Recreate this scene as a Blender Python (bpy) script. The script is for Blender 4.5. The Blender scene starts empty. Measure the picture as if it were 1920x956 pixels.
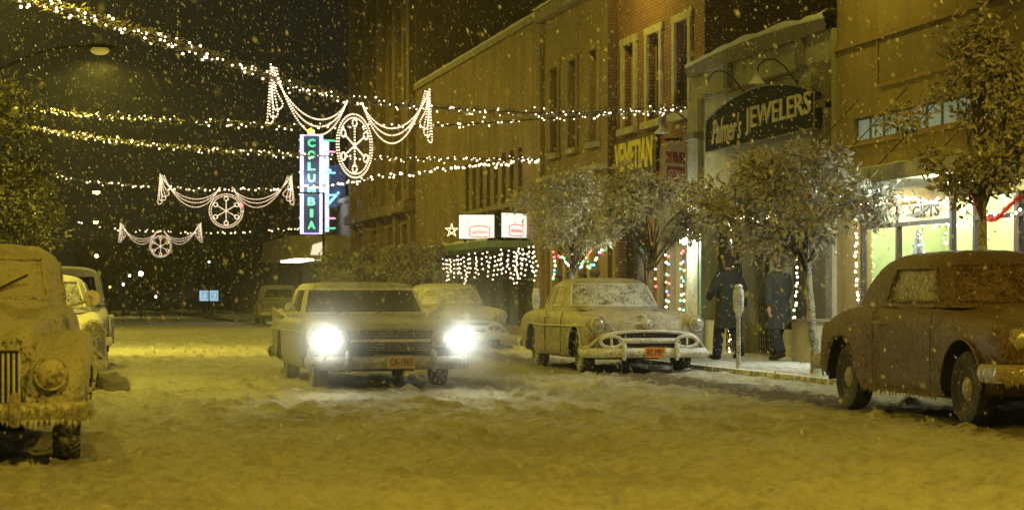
import bpy, bmesh, math, random
from mathutils import Vector, Matrix, noise
R = math.radians
random.seed(7)
scene = bpy.context.scene
C = scene.collection

# ------------------------------------------------------------------ camera
CAMH = 1.2
YAW = R(11.97)
F = 4000.0                      # focal length in pixels of the 1920 px wide photograph
cam_d = bpy.data.cameras.new('camera')
cam = bpy.data.objects.new('camera', cam_d)
C.objects.link(cam)
cam.location = (0, 0, CAMH)
cam.rotation_euler = (R(90), 0, -YAW)
cam_d.sensor_width = 36
cam_d.lens = 36 * F / 1920
cam_d.shift_y = 79 / 1920
cam_d.clip_end = 5000
cam_d.dof.use_dof = True
cam_d.dof.focus_distance = 31
cam_d.dof.aperture_fstop = 3.5
scene.camera = cam

# ------------------------------------------------------------------ world: night sky
world = bpy.data.worlds.new('World')
scene.world = world
world.use_nodes = True
wn = world.node_tree
bgn = wn.nodes['Background']
sky = wn.nodes.new('ShaderNodeTexSky')
sky.sky_type = 'NISHITA'
sky.sun_disc = False
sky.sun_elevation = R(-6)
sky.sun_rotation = R(200)
tint = wn.nodes.new('ShaderNodeMixRGB')
tint.blend_type = 'ADD'
tint.inputs[0].default_value = 1.0
tint.inputs[2].default_value = (0.110, 0.112, 0.082, 1)      # town glow on the snow clouds
wn.links.new(sky.outputs[0], tint.inputs[1])
wn.links.new(tint.outputs[0], bgn.inputs[0])
bgn.inputs[1].default_value = 0.06

# ------------------------------------------------------------------ view and sampling
scene.view_settings.view_transform = 'Standard'
scene.view_settings.look = 'None'
scene.view_settings.gamma = 1
scene.view_settings.exposure = 0.0
cy = scene.cycles
cy.use_denoising = True
cy.max_bounces = 5
cy.diffuse_bounces = 2
cy.glossy_bounces = 2
cy.transmission_bounces = 3
cy.transparent_max_bounces = 6
cy.volume_bounces = 0
cy.sample_clamp_indirect = 2.0
cy.sample_clamp_direct = 30.0
cy.use_light_tree = True
cy.caustics_reflective = False
cy.caustics_refractive = False

SODIUM = (1.0, 0.675, 0.05)
WARMG = (1.0, 0.78, 0.20)

def point_light(name, loc, power, color, radius=0.12, spot=None, aim=None, blend=0.4, parent=None):
    ld = bpy.data.lights.new(name, 'SPOT' if spot else 'POINT')
    ld.energy = power
    ld.color = color
    ld.shadow_soft_size = radius
    if spot:
        ld.spot_size = R(spot)
        ld.spot_blend = blend
    o = bpy.data.objects.new(name, ld)
    C.objects.link(o)
    o.location = loc
    if aim is not None:
        o.rotation_euler = (Vector(aim) - Vector(loc)).to_track_quat('-Z', 'Y').to_euler()
    if parent is not None:
        o.parent = parent
        o.location = Vector(loc) - rootloc(parent)
    return o

# ------------------------------------------------------------------ placing and tagging
def W(px, py, d):
    """point of the place seen at photo pixel px,py at depth d metres"""
    lat = (px - 960) / F * d
    z = CAMH + (557 - py) / F * d
    return Vector((lat * math.cos(YAW) + d * math.sin(YAW), d * math.cos(YAW) - lat * math.sin(YAW), z))

def YF(px, X):
    """distance along the street of photo column px on the plane x = X"""
    return X / math.tan(YAW + math.atan((px - 960) / F))

def rootloc(o):
    while o.parent is not None:
        o = o.parent
    return Vector(o.location)

def thing(name, label, cat, loc=(0, 0, 0), rotz=0.0, group=None):
    o = bpy.data.objects.new(name, None)
    C.objects.link(o)
    o.location = loc
    o.rotation_euler = (0, 0, rotz)
    o.empty_display_size = 0.2
    o['label'] = label
    o['category'] = cat
    if group:
        o['group'] = group
    return o

def tag(o, label=None, cat=None, group=None, kind=None):
    if label: o['label'] = label
    if cat: o['category'] = cat
    if group: o['group'] = group
    if kind: o['kind'] = kind
    return o

class MB:
    """collects shapes for one mesh"""
    def __init__(s):
        s.v = []; s.f = []; s.m = []; s.mats = []
    def mi(s, m):
        if m is None: return 0
        if m not in s.mats: s.mats.append(m)
        return s.mats.index(m)
    def add(s, vs, fs, m=None):
        b = len(s.v)
        s.v.extend([tuple(x) for x in vs])
        k = s.mi(m)
        for f in fs:
            s.f.append(tuple(i + b for i in f)); s.m.append(k)
        return s
    def box(s, c, d, rz=0.0, m=None, M=None):
        x, y, z = d[0] / 2, d[1] / 2, d[2] / 2
        vs = [Vector((i * x, j * y, k * z)) for i in (-1, 1) for j in (-1, 1) for k in (-1, 1)]
        if M is None: M = Matrix.Rotation(rz, 3, 'Z')
        vs = [M @ q + Vector(c) for q in vs]
        return s.add(vs, [(0, 1, 3, 2), (4, 6, 7, 5), (0, 4, 5, 1), (2, 3, 7, 6), (0, 2, 6, 4), (1, 5, 7, 3)], m)
    def span(s, a, b, m=None):
        c = [(a[i] + b[i]) / 2 for i in range(3)]
        return s.box(c, [abs(b[i] - a[i]) for i in range(3)], m=m)
    def tube(s, pts, r, n=8, m=None, caps=True, closed=False):
        pts = [Vector(p) for p in pts]
        N = len(pts)
        rs = r if isinstance(r, (list, tuple)) else [r] * N
        vs = []; prev = None
        for i, p in enumerate(pts):
            if closed: t = pts[(i + 1) % N] - pts[i - 1]
            else: t = pts[min(i + 1, N - 1)] - pts[max(i - 1, 0)]
            t = t.normalized() if t.length > 1e-9 else Vector((0, 0, 1))
            if prev is None:
                u = t.orthogonal().normalized()
            else:
                u = prev - t * prev.dot(t)
                u = u.normalized() if u.length > 1e-6 else t.orthogonal().normalized()
            prev = u
            w = t.cross(u)
            for k in range(n):
                a = 2 * math.pi * k / n
                vs.append(p + (u * math.cos(a) + w * math.sin(a)) * rs[i])
        fs = []
        for i in range(N if closed else N - 1):
            j = (i + 1) % N
            for k in range(n):
                l = (k + 1) % n
                fs.append((i * n + k, i * n + l, j * n + l, j * n + k))
        if caps and not closed:
            fs.append(tuple(range(n))[::-1]); fs.append(tuple((N - 1) * n + k for k in range(n)))
        return s.add(vs, fs, m)
    def lathe(s, prof, c=(0, 0, 0), axis='z', n=20, m=None):
        vs = []; c = Vector(c)
        for (r, h) in prof:
            for k in range(n):
                a = 2 * math.pi * k / n
                x, y = r * math.cos(a), r * math.sin(a)
                q = {'z': Vector((x, y, h)), 'x': Vector((h, x, y)), 'y': Vector((x, h, y))}[axis]
                vs.append(q + c)
        fs = []
        for i in range(len(prof) - 1):
            for k in range(n):
                l = (k + 1) % n
                fs.append((i * n + k, i * n + l, (i + 1) * n + l, (i + 1) * n + k))
        if prof[0][0] > 1e-4: fs.append(tuple(range(n))[::-1])
        if prof[-1][0] > 1e-4: fs.append(tuple((len(prof) - 1) * n + k for k in range(n)))
        return s.add(vs, fs, m)
    def ball(s, c, r, m=None, seg=8, rings=5):
        r = r if isinstance(r, (list, tuple)) else (r, r, r)
        c = Vector(c)
        vs = [c + Vector((0, 0, r[2]))]
        for i in range(1, rings):
            t = math.pi * i / rings
            for k in range(seg):
                a = 2 * math.pi * k / seg
                vs.append(c + Vector((r[0] * math.sin(t) * math.cos(a), r[1] * math.sin(t) * math.sin(a), r[2] * math.cos(t))))
        vs.append(c - Vector((0, 0, r[2])))
        fs = []
        for k in range(seg):
            fs.append((0, 1 + k, 1 + (k + 1) % seg))
            for i in range(rings - 2):
                a = 1 + i * seg
                fs.append((a + k, a + seg + k, a + seg + (k + 1) % seg, a + (k + 1) % seg))
            a = 1 + (rings - 2) * seg
            fs.append((a + k, len(vs) - 1, a + (k + 1) % seg))
        return s.add(vs, fs, m)
    def bead(s, c, r, m=None):
        c = Vector(c)
        vs = [c + Vector(q) * r for q in ((0, 0, 1), (1, 0, 0), (0, 1, 0), (-1, 0, 0), (0, -1, 0), (0, 0, -1))]
        return s.add(vs, [(0, 1, 2), (0, 2, 3), (0, 3, 4), (0, 4, 1), (5, 2, 1), (5, 3, 2), (5, 4, 3), (5, 1, 4)], m)
    def prism(s, pts, a, b, axis='x', m=None):
        """pts: outline in the plane normal to axis, extruded from a to b"""
        def P(q, h):
            return {'x': (h, q[0], q[1]), 'y': (q[0], h, q[1]), 'z': (q[0], q[1], h)}[axis]
        n = len(pts)
        vs = [P(q, a) for q in pts] + [P(q, b) for q in pts]
        fs = [tuple(range(n))[::-1], tuple(range(n, 2 * n))]
        fs += [(i, (i + 1) % n, n + (i + 1) % n, n + i) for i in range(n)]
        return s.add(vs, fs, m)
    def grid(s, rows, m=None, closed=False):
        n = len(rows[0]); vs = [p for r in rows for p in r]; fs = []
        for i in range(len(rows) - 1):
            for k in range(n if closed else n - 1):
                l = (k + 1) % n
                fs.append((i * n + k, i * n + l, (i + 1) * n + l, (i + 1) * n + k))
        return s.add(vs, fs, m)
    def build(s, name, m=None, parent=None, smooth=False, world=True, label=None):
        me = bpy.data.meshes.new(name)
        off = Vector((0, 0, 0))
        if parent is not None and world: off = rootloc(parent)
        me.from_pydata([(a - off.x, b - off.y, c - off.z) for a, b, c in s.v] if off.length else s.v, [], s.f)
        mats = s.mats if s.mats else [m]
        for q in mats: me.materials.append(q if q is not None else m)
        if len(mats) > 1: me.polygons.foreach_set('material_index', s.m)
        me.update()
        bm = bmesh.new(); bm.from_mesh(me)
        bmesh.ops.recalc_face_normals(bm, faces=bm.faces)
        bm.to_mesh(me); bm.free()
        if smooth:
            me.polygons.foreach_set('use_smooth', [True] * len(me.polygons))
            if smooth != 'all': me.set_sharp_from_angle(angle=R(38))
        o = bpy.data.objects.new(name, me)
        C.objects.link(o)
        if parent is not None: o.parent = parent
        if label: o['label'] = label
        return o

def copy_tree(o, parent=None):
    c = o.copy(); C.objects.link(c)
    if parent is not None: c.parent = parent
    for ch in list(o.children): copy_tree(ch, c)
    return c

def lettering(txt, name, m, parent, origin, right, up, width, height, depth=0.02, offset=0.0, shear=0.0, world=True, spacing=1.0):
    cu = bpy.data.curves.new('txt', 'FONT')
    cu.body = txt; cu.size = 1; cu.extrude = 0.001; cu.offset = offset; cu.shear = shear
    cu.space_character = spacing
    cu.resolution_u = 3
    cu.align_x = 'LEFT'
    to = bpy.data.objects.new('txt', cu); C.objects.link(to)
    dg = bpy.context.evaluated_depsgraph_get(); dg.update()
    me = bpy.data.meshes.new_from_object(to.evaluated_get(dg))
    bpy.data.objects.remove(to); bpy.data.curves.remove(cu)
    xs = [v.co.x for v in me.vertices]; ys = [v.co.y for v in me.vertices]
    x0, x1, y0, y1 = min(xs), max(xs), min(ys), max(ys)
    right = Vector(right).normalized(); up = Vector(up).normalized(); nrm = right.cross(up)
    off = rootloc(parent) if (parent is not None and world) else Vector((0, 0, 0))
    for v in me.vertices:
        a = (v.co.x - x0) / (x1 - x0) * width
        b = (v.co.y - y0) / (y1 - y0) * height
        h = depth if v.co.z > 0 else 0.0
        v.co = Vector(origin) + right * a + up * b + nrm * h - off
    me.materials.clear(); me.materials.append(m)
    o = bpy.data.objects.new(name, me); C.objects.link(o)
    if parent is not None: o.parent = parent
    return o

# ------------------------------------------------------------------ materials
def node_mat(name):
    m = bpy.data.materials.new(name); m.use_nodes = True
    nt = m.node_tree
    return m, nt, nt.nodes['Principled BSDF']

def coords(nt, scale=(1, 1, 1), kind='Object'):
    if kind == 'Geo':
        t = nt.nodes.new('ShaderNodeNewGeometry').outputs['Position']
    else:
        t = nt.nodes.new('ShaderNodeTexCoord').outputs['Object']
    mp = nt.nodes.new('ShaderNodeMapping'); mp.inputs['Scale'].default_value = scale
    nt.links.new(t, mp.inputs[0])
    return mp.outputs[0]

def noise_n(nt, vec, scale, detail=4, rough=0.6):
    n = nt.nodes.new('ShaderNodeTexNoise')
    n.inputs['Scale'].default_value = scale; n.inputs['Detail'].default_value = detail
    n.inputs['Roughness'].default_value = rough
    nt.links.new(vec, n.inputs['Vector'])
    return n.outputs['Fac']

def ramp(nt, fac, stops):
    r = nt.nodes.new('ShaderNodeValToRGB')
    e = r.color_ramp.elements
    while len(e) < len(stops): e.new(0.5)
    for q, (p, c) in zip(e, stops):
        q.position = p
        q.color = (c, c, c, 1) if isinstance(c, (int, float)) else (c[0], c[1], c[2], 1)
    nt.links.new(fac, r.inputs[0])
    return r.outputs[0]

def mathn(nt, op, a, b=None, clamp=False):
    n = nt.nodes.new('ShaderNodeMath'); n.operation = op; n.use_clamp = clamp
    for i, q in enumerate((a, b)):
        if q is None: continue
        if isinstance(q, (int, float)): n.inputs[i].default_value = q
        else: nt.links.new(q, n.inputs[i])
    return n.outputs[0]

def bump(nt, h, strength, dist=0.02):
    b = nt.nodes.new('ShaderNodeBump'); b.inputs['Strength'].default_value = strength
    b.inputs['Distance'].default_value = dist
    nt.links.new(h, b.inputs['Height'])
    return b.outputs[0]

def plain(name, col, rough=0.6, metal=0.0, var=0.25, scale=6.0, bmp=0.15, spec=0.5):
    m, nt, p = node_mat(name)
    v = coords(nt)
    f = noise_n(nt, v, scale)
    lo = [c * (1 - var) for c in col]; hi = [min(1, c * (1 + var)) for c in col]
    nt.links.new(ramp(nt, f, [(0.3, lo), (0.7, hi)]), p.inputs['Base Color'])
    p.inputs['Roughness'].default_value = rough; p.inputs['Metallic'].default_value = metal
    p.inputs['Specular IOR Level'].default_value = spec
    if bmp: nt.links.new(bump(nt, noise_n(nt, v, scale * 5), bmp), p.inputs['Normal'])
    return m

def emit(name, col, strength, sample='AUTO', base=(0.8, 0.8, 0.8)):
    m, nt, p = node_mat(name)
    p.inputs['Base Color'].default_value = (*base, 1)
    p.inputs['Emission Color'].default_value = (*col, 1)
    p.inputs['Emission Strength'].default_value = strength
    m.cycles.emission_sampling = sample
    return m

SNOWC = (0.80, 0.80, 0.78)
def snowy(name, paint, cover=0.5, rough=0.35, metal=0.0, scale=28.0, stretch=1.0, bmp=0.6, top=0.35, snowc=SNOWC, soft=0.10, bdist=0.02, big=0.35):
    """paint or chrome with clinging snow: more on upward faces, stretched downwards into drips"""
    m, nt, p = node_mat(name)
    v = coords(nt, (1, 1, 1.0 / stretch))
    n1 = noise_n(nt, v, scale, 5, 0.65)
    n2 = noise_n(nt, coords(nt), scale * 0.11, 3, 0.5)
    g = nt.nodes.new('ShaderNodeNewGeometry')
    sp = nt.nodes.new('ShaderNodeSeparateXYZ'); nt.links.new(g.outputs['Normal'], sp.inputs[0])
    up = mathn(nt, 'MULTIPLY', mathn(nt, 'MAXIMUM', sp.outputs[2], 0.0), top)
    a = mathn(nt, 'ADD', n1, mathn(nt, 'MULTIPLY', mathn(nt, 'SUBTRACT', n2, 0.5), big))
    a = mathn(nt, 'ADD', a, up)
    mask = ramp(nt, a, [(max(0, 1 - cover - soft), 0.0), (min(1, 1 - cover + soft), 1.0)])
    mx = nt.nodes.new('ShaderNodeMixRGB')
    nt.links.new(mask, mx.inputs[0])
    mx.inputs[1].default_value = (*paint, 1); mx.inputs[2].default_value = (*snowc, 1)
    nt.links.new(mx.outputs[0], p.inputs['Base Color'])
    rr = ramp(nt, mask, [(0.0, rough), (1.0, 0.85)])
    nt.links.new(rr, p.inputs['Roughness'])
    if metal:
        nt.links.new(ramp(nt, mask, [(0.0, metal), (0.6, 0.0)]), p.inputs['Metallic'])
    nt.links.new(bump(nt, mathn(nt, 'ADD', mask, n1), bmp, bdist), p.inputs['Normal'])
    return m

def brick_mat(name, c1, c2, mortar, front=True, scale=1.0, var=0.4):
    m, nt, p = node_mat(name)
    g = nt.nodes.new('ShaderNodeNewGeometry')
    s = nt.nodes.new('ShaderNodeSeparateXYZ'); nt.links.new(g.outputs['Position'], s.inputs[0])
    c = nt.nodes.new('ShaderNodeCombineXYZ')
    nt.links.new(s.outputs[1 if front else 0], c.inputs[0]); nt.links.new(s.outputs[2], c.inputs[1])
    b = nt.nodes.new('ShaderNodeTexBrick')
    b.inputs['Scale'].default_value = scale
    b.inputs['Brick Width'].default_value = 0.22; b.inputs['Row Height'].default_value = 0.075
    b.inputs['Mortar Size'].default_value = 0.008; b.inputs['Mortar Smooth'].default_value = 0.2
    b.inputs['Color1'].default_value = (*c1, 1); b.inputs['Color2'].default_value = (*c2, 1)
    b.inputs['Mortar'].default_value = (*mortar, 1)
    nt.links.new(c.outputs[0], b.inputs['Vector'])
    n = noise_n(nt, g.outputs['Position'], 1.3, 5, 0.7)
    mx = nt.nodes.new('ShaderNodeMixRGB'); mx.blend_type = 'MULTIPLY'; mx.inputs[0].default_value = 1
    nt.links.new(b.outputs['Color'], mx.inputs[1])
    nt.links.new(ramp(nt, n, [(0.3, 1 - var), (0.7, 1.0)]), mx.inputs[2])
    nt.links.new(mx.outputs[0], p.inputs['Base Color'])
    p.inputs['Roughness'].default_value = 0.85
    nt.links.new(bump(nt, b.outputs['Fac'], -0.5, 0.01), p.inputs['Normal'])
    return m

def snow_ground(name, tone=(0.74, 0.73, 0.70), dirt=(0.52, 0.50, 0.46), scale=9.0, bd=0.05):
    m, nt, p = node_mat(name)
    v = coords(nt, kind='Geo')
    n1 = noise_n(nt, v, scale, 6, 0.65)
    n2 = noise_n(nt, v, 0.45, 4, 0.6)
    n3 = noise_n(nt, v, scale * 6, 4, 0.7)
    f = mathn(nt, 'ADD', mathn(nt, 'MULTIPLY', n1, 0.6), mathn(nt, 'MULTIPLY', n2, 0.5))
    nt.links.new(ramp(nt, f, [(0.46, dirt), (0.60, tone)]), p.inputs['Base Color'])
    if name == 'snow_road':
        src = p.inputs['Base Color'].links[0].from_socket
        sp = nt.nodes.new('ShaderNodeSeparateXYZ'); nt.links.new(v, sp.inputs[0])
        bare_shade = mathn(nt, 'SUBTRACT', 1.0, mathn(nt, 'MULTIPLY', mathn(nt, 'ABSOLUTE', mathn(nt, 'SUBTRACT', sp.outputs[0], 8.5)), 0.75), True)  # strip along the parked cars: bare road, with their shadow put into the colour
        bl = mathn(nt, 'MULTIPLY', bare_shade, 0.40)
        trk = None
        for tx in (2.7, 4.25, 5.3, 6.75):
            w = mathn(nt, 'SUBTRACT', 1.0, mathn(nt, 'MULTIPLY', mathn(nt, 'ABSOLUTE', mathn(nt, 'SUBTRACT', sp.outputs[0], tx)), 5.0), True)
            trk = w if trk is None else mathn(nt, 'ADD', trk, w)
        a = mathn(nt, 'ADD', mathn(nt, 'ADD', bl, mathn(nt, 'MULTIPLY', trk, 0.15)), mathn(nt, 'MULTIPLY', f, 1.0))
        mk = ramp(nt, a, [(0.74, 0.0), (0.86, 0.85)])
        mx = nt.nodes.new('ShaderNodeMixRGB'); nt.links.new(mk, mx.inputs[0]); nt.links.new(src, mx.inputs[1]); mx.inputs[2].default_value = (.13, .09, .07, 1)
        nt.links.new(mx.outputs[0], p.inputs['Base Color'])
    p.inputs['Roughness'].default_value = 0.9
    p.inputs['Specular IOR Level'].default_value = 0.1
    h = mathn(nt, 'ADD', n1, mathn(nt, 'MULTIPLY', n3, 0.7))
    nt.links.new(bump(nt, h, 1.0, bd), p.inputs['Normal'])
    return m

def glass_mat(name, col=(0.02, 0.022, 0.02), rough=0.12):
    m, nt, p = node_mat(name)
    p.inputs['Base Color'].default_value = (*col, 1); p.inputs['Roughness'].default_value = rough
    p.inputs['Specular IOR Level'].default_value = 0.6
    nt.links.new(bump(nt, noise_n(nt, coords(nt), 2.5), 0.04), p.inputs['Normal'])
    return m

def clear_glass(name):
    m = bpy.data.materials.new(name); m.use_nodes = True
    nt = m.node_tree; nt.nodes.clear()
    o = nt.nodes.new('ShaderNodeOutputMaterial'); mx = nt.nodes.new('ShaderNodeMixShader')
    t = nt.nodes.new('ShaderNodeBsdfTransparent'); g = nt.nodes.new('ShaderNodeBsdfGlossy')
    t.inputs[0].default_value = (0.93, 0.96, 0.93, 1); g.inputs['Roughness'].default_value = 0.05
    mx.inputs[0].default_value = 0.07
    nt.links.new(t.outputs[0], mx.inputs[1]); nt.links.new(g.outputs[0], mx.inputs[2]); nt.links.new(mx.outputs[0], o.inputs[0])
    return m

M = {}
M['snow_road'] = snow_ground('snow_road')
M['snow_walk'] = snow_ground('snow_walk', (0.78, 0.79, 0.78), (0.5, 0.5, 0.48), 7.0, 0.04)
M['flake'] = plain('flake', (0.66, 0.67, 0.72), 0.9, var=0.05, bmp=0)
M['snow'] = plain('snow', (0.78, 0.78, 0.76), 0.8, var=0.06, scale=12, bmp=0.5)
M['kerb'] = snowy('kerb', (0.25, 0.24, 0.22), 0.5, 0.9, scale=8, top=0.5)
M['rubber'] = snowy('rubber', (0.02, 0.02, 0.02), 0.40, 0.8, scale=30, top=0.1)
M['rubber_snow'] = snowy('rubber_snow', (0.03, 0.03, 0.03), 0.47, 0.8, scale=30, top=0.2)
M['black'] = plain('black', (0.012, 0.012, 0.012), 0.8, bmp=0)
M['iron'] = plain('iron', (0.03, 0.03, 0.03), 0.5, 0.5)
M['chrome'] = snowy('chrome', (0.55, 0.55, 0.55), 0.50, 0.22, 0.9, scale=30, top=0.25, bmp=0.4)
M['chrome_snow'] = snowy('chrome_snow', (0.5, 0.5, 0.5), 0.56, 0.3, 0.9, scale=22, top=0.3, bmp=0.6)
M['grille_dark'] = plain('grille_dark', (0.03, 0.028, 0.025), 0.5, 0.3)
M['glass'] = glass_mat('glass')
M['glass_clear'] = clear_glass('glass_clear')
M['glass_frost'] = snowy('glass_frost', (0.03, 0.035, 0.035), 0.49, 0.15, scale=60, top=0.06, bmp=0.4, soft=.05)
M['glass_frost_brown'] = snowy('glass_frost_brown', (0.03, 0.025, 0.015), 0.44, 0.15, scale=34, stretch=2.2, top=0.1, bmp=0.4, snowc=(0.5, 0.42, 0.33))
M['glass_wiped'] = snowy('glass_wiped', (0.02, 0.025, 0.025), 0.30, 0.1, scale=45, top=0.05, bmp=0.2, big=0.5, soft=.05)
M['lens'] = plain('lens', (0.45, 0.43, 0.38), 0.15, 0.3, var=0.15, scale=30)
M['plate'] = plain('plate', (0.75, 0.28, 0.03), 0.5, var=0.15, scale=20, bmp=0)
M['plate_ink'] = plain('plate_ink', (0.05, 0.02, 0.01), 0.6, bmp=0)
M['white_paint'] = plain('white_paint', (0.7, 0.7, 0.68), 0.5)
def facade(name, col, var=.3, streak=.45):
    m, nt, p = node_mat(name)
    g = coords(nt, kind='Geo')
    a = ramp(nt, noise_n(nt, g, .7, 6, .65), [(.3, [c * (1 - var) for c in col]), (.7, [min(1, c * (1 + var * .6)) for c in col])])
    s = ramp(nt, noise_n(nt, coords(nt, (1, 1, .12), 'Geo'), 2.6, 5, .7), [(.35, 1 - streak), (.6, 1.0)])
    mx = nt.nodes.new('ShaderNodeMixRGB'); mx.blend_type = 'MULTIPLY'; mx.inputs[0].default_value = 1
    nt.links.new(a, mx.inputs[1]); nt.links.new(s, mx.inputs[2]); nt.links.new(mx.outputs[0], p.inputs['Base Color'])
    p.inputs['Roughness'].default_value = .88
    nt.links.new(bump(nt, noise_n(nt, g, 14, 6, .7), .35, .02), p.inputs['Normal'])
    return m
M['stone'] = plain('stone', (0.34, 0.31, 0.24), 0.85, scale=4)
M['ochre'] = facade('ochre', (0.42, 0.31, 0.11), .18, .25)
M['ochre_trim'] = plain('ochre_trim', (0.38, 0.25, 0.09), 0.9, var=0.12, scale=3)
M['ochre_panel'] = facade('ochre_panel', (0.34, 0.25, 0.10), .15, .2)
M['cream'] = facade('cream', (0.50, 0.48, 0.33), .2, .35)
M['cream_dark'] = plain('cream_dark', (0.18, 0.15, 0.10), 0.85, scale=3)
M['green_trim'] = plain('green_trim', (0.20, 0.28, 0.20), 0.7, scale=3)
M['tan'] = plain('tan', (0.40, 0.34, 0.20), 0.85, var=0.15, scale=2)
M['stucco_brown'] = facade('stucco_brown', (0.36, 0.27, 0.14), .25, .35)
M['dark_wood'] = plain('dark_wood', (0.05, 0.035, 0.025), 0.6, scale=8)
M['brick_f'] = brick_mat('brick_f', (0.27, 0.11, 0.06), (0.20, 0.08, 0.045), (0.34, 0.27, 0.18))
M['brick_s'] = brick_mat('brick_s', (0.17, 0.08, 0.05), (0.12, 0.06, 0.04), (0.2, 0.16, 0.12), front=False)
M['brick_pale'] = brick_mat('brick_pale', (0.33, 0.24, 0.12), (0.28, 0.20, 0.10), (0.36, 0.28, 0.18), var=0.25)
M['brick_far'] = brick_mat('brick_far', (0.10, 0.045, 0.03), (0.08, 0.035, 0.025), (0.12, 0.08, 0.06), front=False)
M['bark'] = snowy('bark', (0.07, 0.05, 0.035), 0.52, 0.9, scale=55, top=0.3, bmp=0.8)
M['twig'] = snowy('twig', (0.06, 0.042, 0.03), 0.42, 0.9, scale=55, top=0.25, bmp=0.8, snowc=(.5, .47, .4))
M['coat_a'] = plain('coat_a', (0.030, 0.034, 0.028), 0.9, scale=14)
M['coat_b'] = plain('coat_b', (0.036, 0.038, 0.030), 0.9, scale=14)
M['trouser'] = plain('trouser', (0.02, 0.022, 0.035), 0.9)
M['skin'] = plain('skin', (0.45, 0.27, 0.18), 0.6, var=0.05, bmp=0)
M['hair'] = plain('hair', (0.05, 0.03, 0.02), 0.8)
M['red_tinsel'] = plain('red_tinsel', (0.55, 0.02, 0.02), 0.3, 0.4)
M['silver_tinsel'] = plain('silver_tinsel', (0.7, 0.72, 0.75), 0.3, 0.4)
M['tinsel'] = plain('tinsel', (0.30, 0.27, 0.15), 0.5, var=0.5, scale=20, bmp=0)
M['cable'] = plain('cable', (0.03, 0.035, 0.02), 0.7, bmp=0)
M['bulb'] = emit('bulb', (1.0, 0.76, 0.50), 5.5, 'NONE')
M['bulb_far'] = emit('bulb_far', (1.0, 0.74, 0.42), 4.5, 'NONE')
M['rope'] = emit('rope', (1.0, 0.74, 0.50), 2.2, 'NONE')
for k, c in (('red', (1, .03, .06)), ('green', (.02, .8, .25)), ('blue', (.03, .25, 1)), ('orange', (1, .35, .1)), ('white', (1, .8, .5))):
    M['bulb_' + k] = emit('bulb_' + k, c, 8.0, 'NONE')

def leaf_mat(name, g1, g2, snow, cover):
    m, nt, p = node_mat(name)
    n = noise_n(nt, coords(nt), 9.0, 4, 0.7)
    n2 = noise_n(nt, coords(nt), 60.0, 2, 0.5)
    base = ramp(nt, n, [(0.3, g1), (0.7, g2)])
    g = nt.nodes.new('ShaderNodeNewGeometry')
    mask = ramp(nt, mathn(nt, 'ADD', mathn(nt, 'MULTIPLY', n, 0.5), mathn(nt, 'MULTIPLY', n2, 0.5)), [(1 - cover - .06, 0), (1 - cover + .06, 1)])
    mx = nt.nodes.new('ShaderNodeMixRGB'); nt.links.new(mask, mx.inputs[0]); nt.links.new(base, mx.inputs[1])
    mx.inputs[2].default_value = (*snow, 1)
    nt.links.new(mx.outputs[0], p.inputs['Base Color'])
    p.inputs['Roughness'].default_value = 0.7
    p.inputs['Transmission Weight'].default_value = 0.0
    return m
M['leaf'] = leaf_mat('leaf', (0.022, 0.035, 0.014), (0.085, 0.06, 0.035), (0.58, 0.53, 0.44), 0.53)
M['leaf_frost'] = leaf_mat('leaf_frost', (0.05, 0.06, 0.025), (0.10, 0.09, 0.04), (0.64, 0.60, 0.48), 0.58)
M['leaf_left'] = leaf_mat('leaf_left', (0.020, 0.030, 0.010), (0.07, 0.055, 0.025), (0.40, 0.36, 0.26), 0.44)
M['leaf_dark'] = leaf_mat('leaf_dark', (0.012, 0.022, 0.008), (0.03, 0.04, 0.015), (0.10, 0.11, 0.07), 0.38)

# ================================================================== the setting: ground, road, pavements
KX, KL = 9.8, -1.9          # kerb lines right and left
FX, FL = 12.5, -5.0         # facade lines
g = MB()
g.add([(-900, -80, -0.12), (1200, -80, -0.12), (1200, 2500, -0.12), (-900, 2500, -0.12)], [(0, 1, 2, 3)])
o = g.build('ground', M['snow_road']); tag(o, kind='structure')

def steps(a, b, first, grow):
    out = [a]; s = first
    while out[-1] < b:
        out.append(out[-1] + s); s *= grow
    out[-1] = b
    return out

def hgt(x, y):
    """trodden snow: lumps, foot and tyre tracks"""
    q = Vector((x, y, 0))
    h = 0.007 * noise.noise(q * 1.6) + 0.006 * noise.noise(q * 5.0 + Vector((7, 3, 0)))
    a = noise.noise(q * 7.0 + Vector((2, 8, 1)))
    if a > .08: h += min(.25, a - .08) * .10
    h += (0.004 + 0.018 * max(0, noise.noise(q * .9 + Vector((5, 5, 5))))) * noise.noise(q * 12.0) + 0.004 * noise.noise(q * 23.0)
    lum = noise.noise(q * 0.7 + Vector((20, 5, 0)))
    h += max(0, lum) * 0.03 * noise.noise(q * 7.7 + Vector((1, 9, 0)))
    c = noise.noise(q * 3.1 + Vector((3, 30, 0)))
    if c > 0.28: h += (c - 0.28) * 0.16
    if c < -0.32: h += (c + 0.32) * 0.13
    for tx in (2.7, 4.25, 5.3, 6.75):
        w = tx + 0.25 * math.sin(y * 0.11 + tx)
        h -= 0.030 * math.exp(-((x - w) / 0.12) ** 4) - 0.012 * math.exp(-((abs(x - w) - .2) / 0.06) ** 2)
    return h

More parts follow.
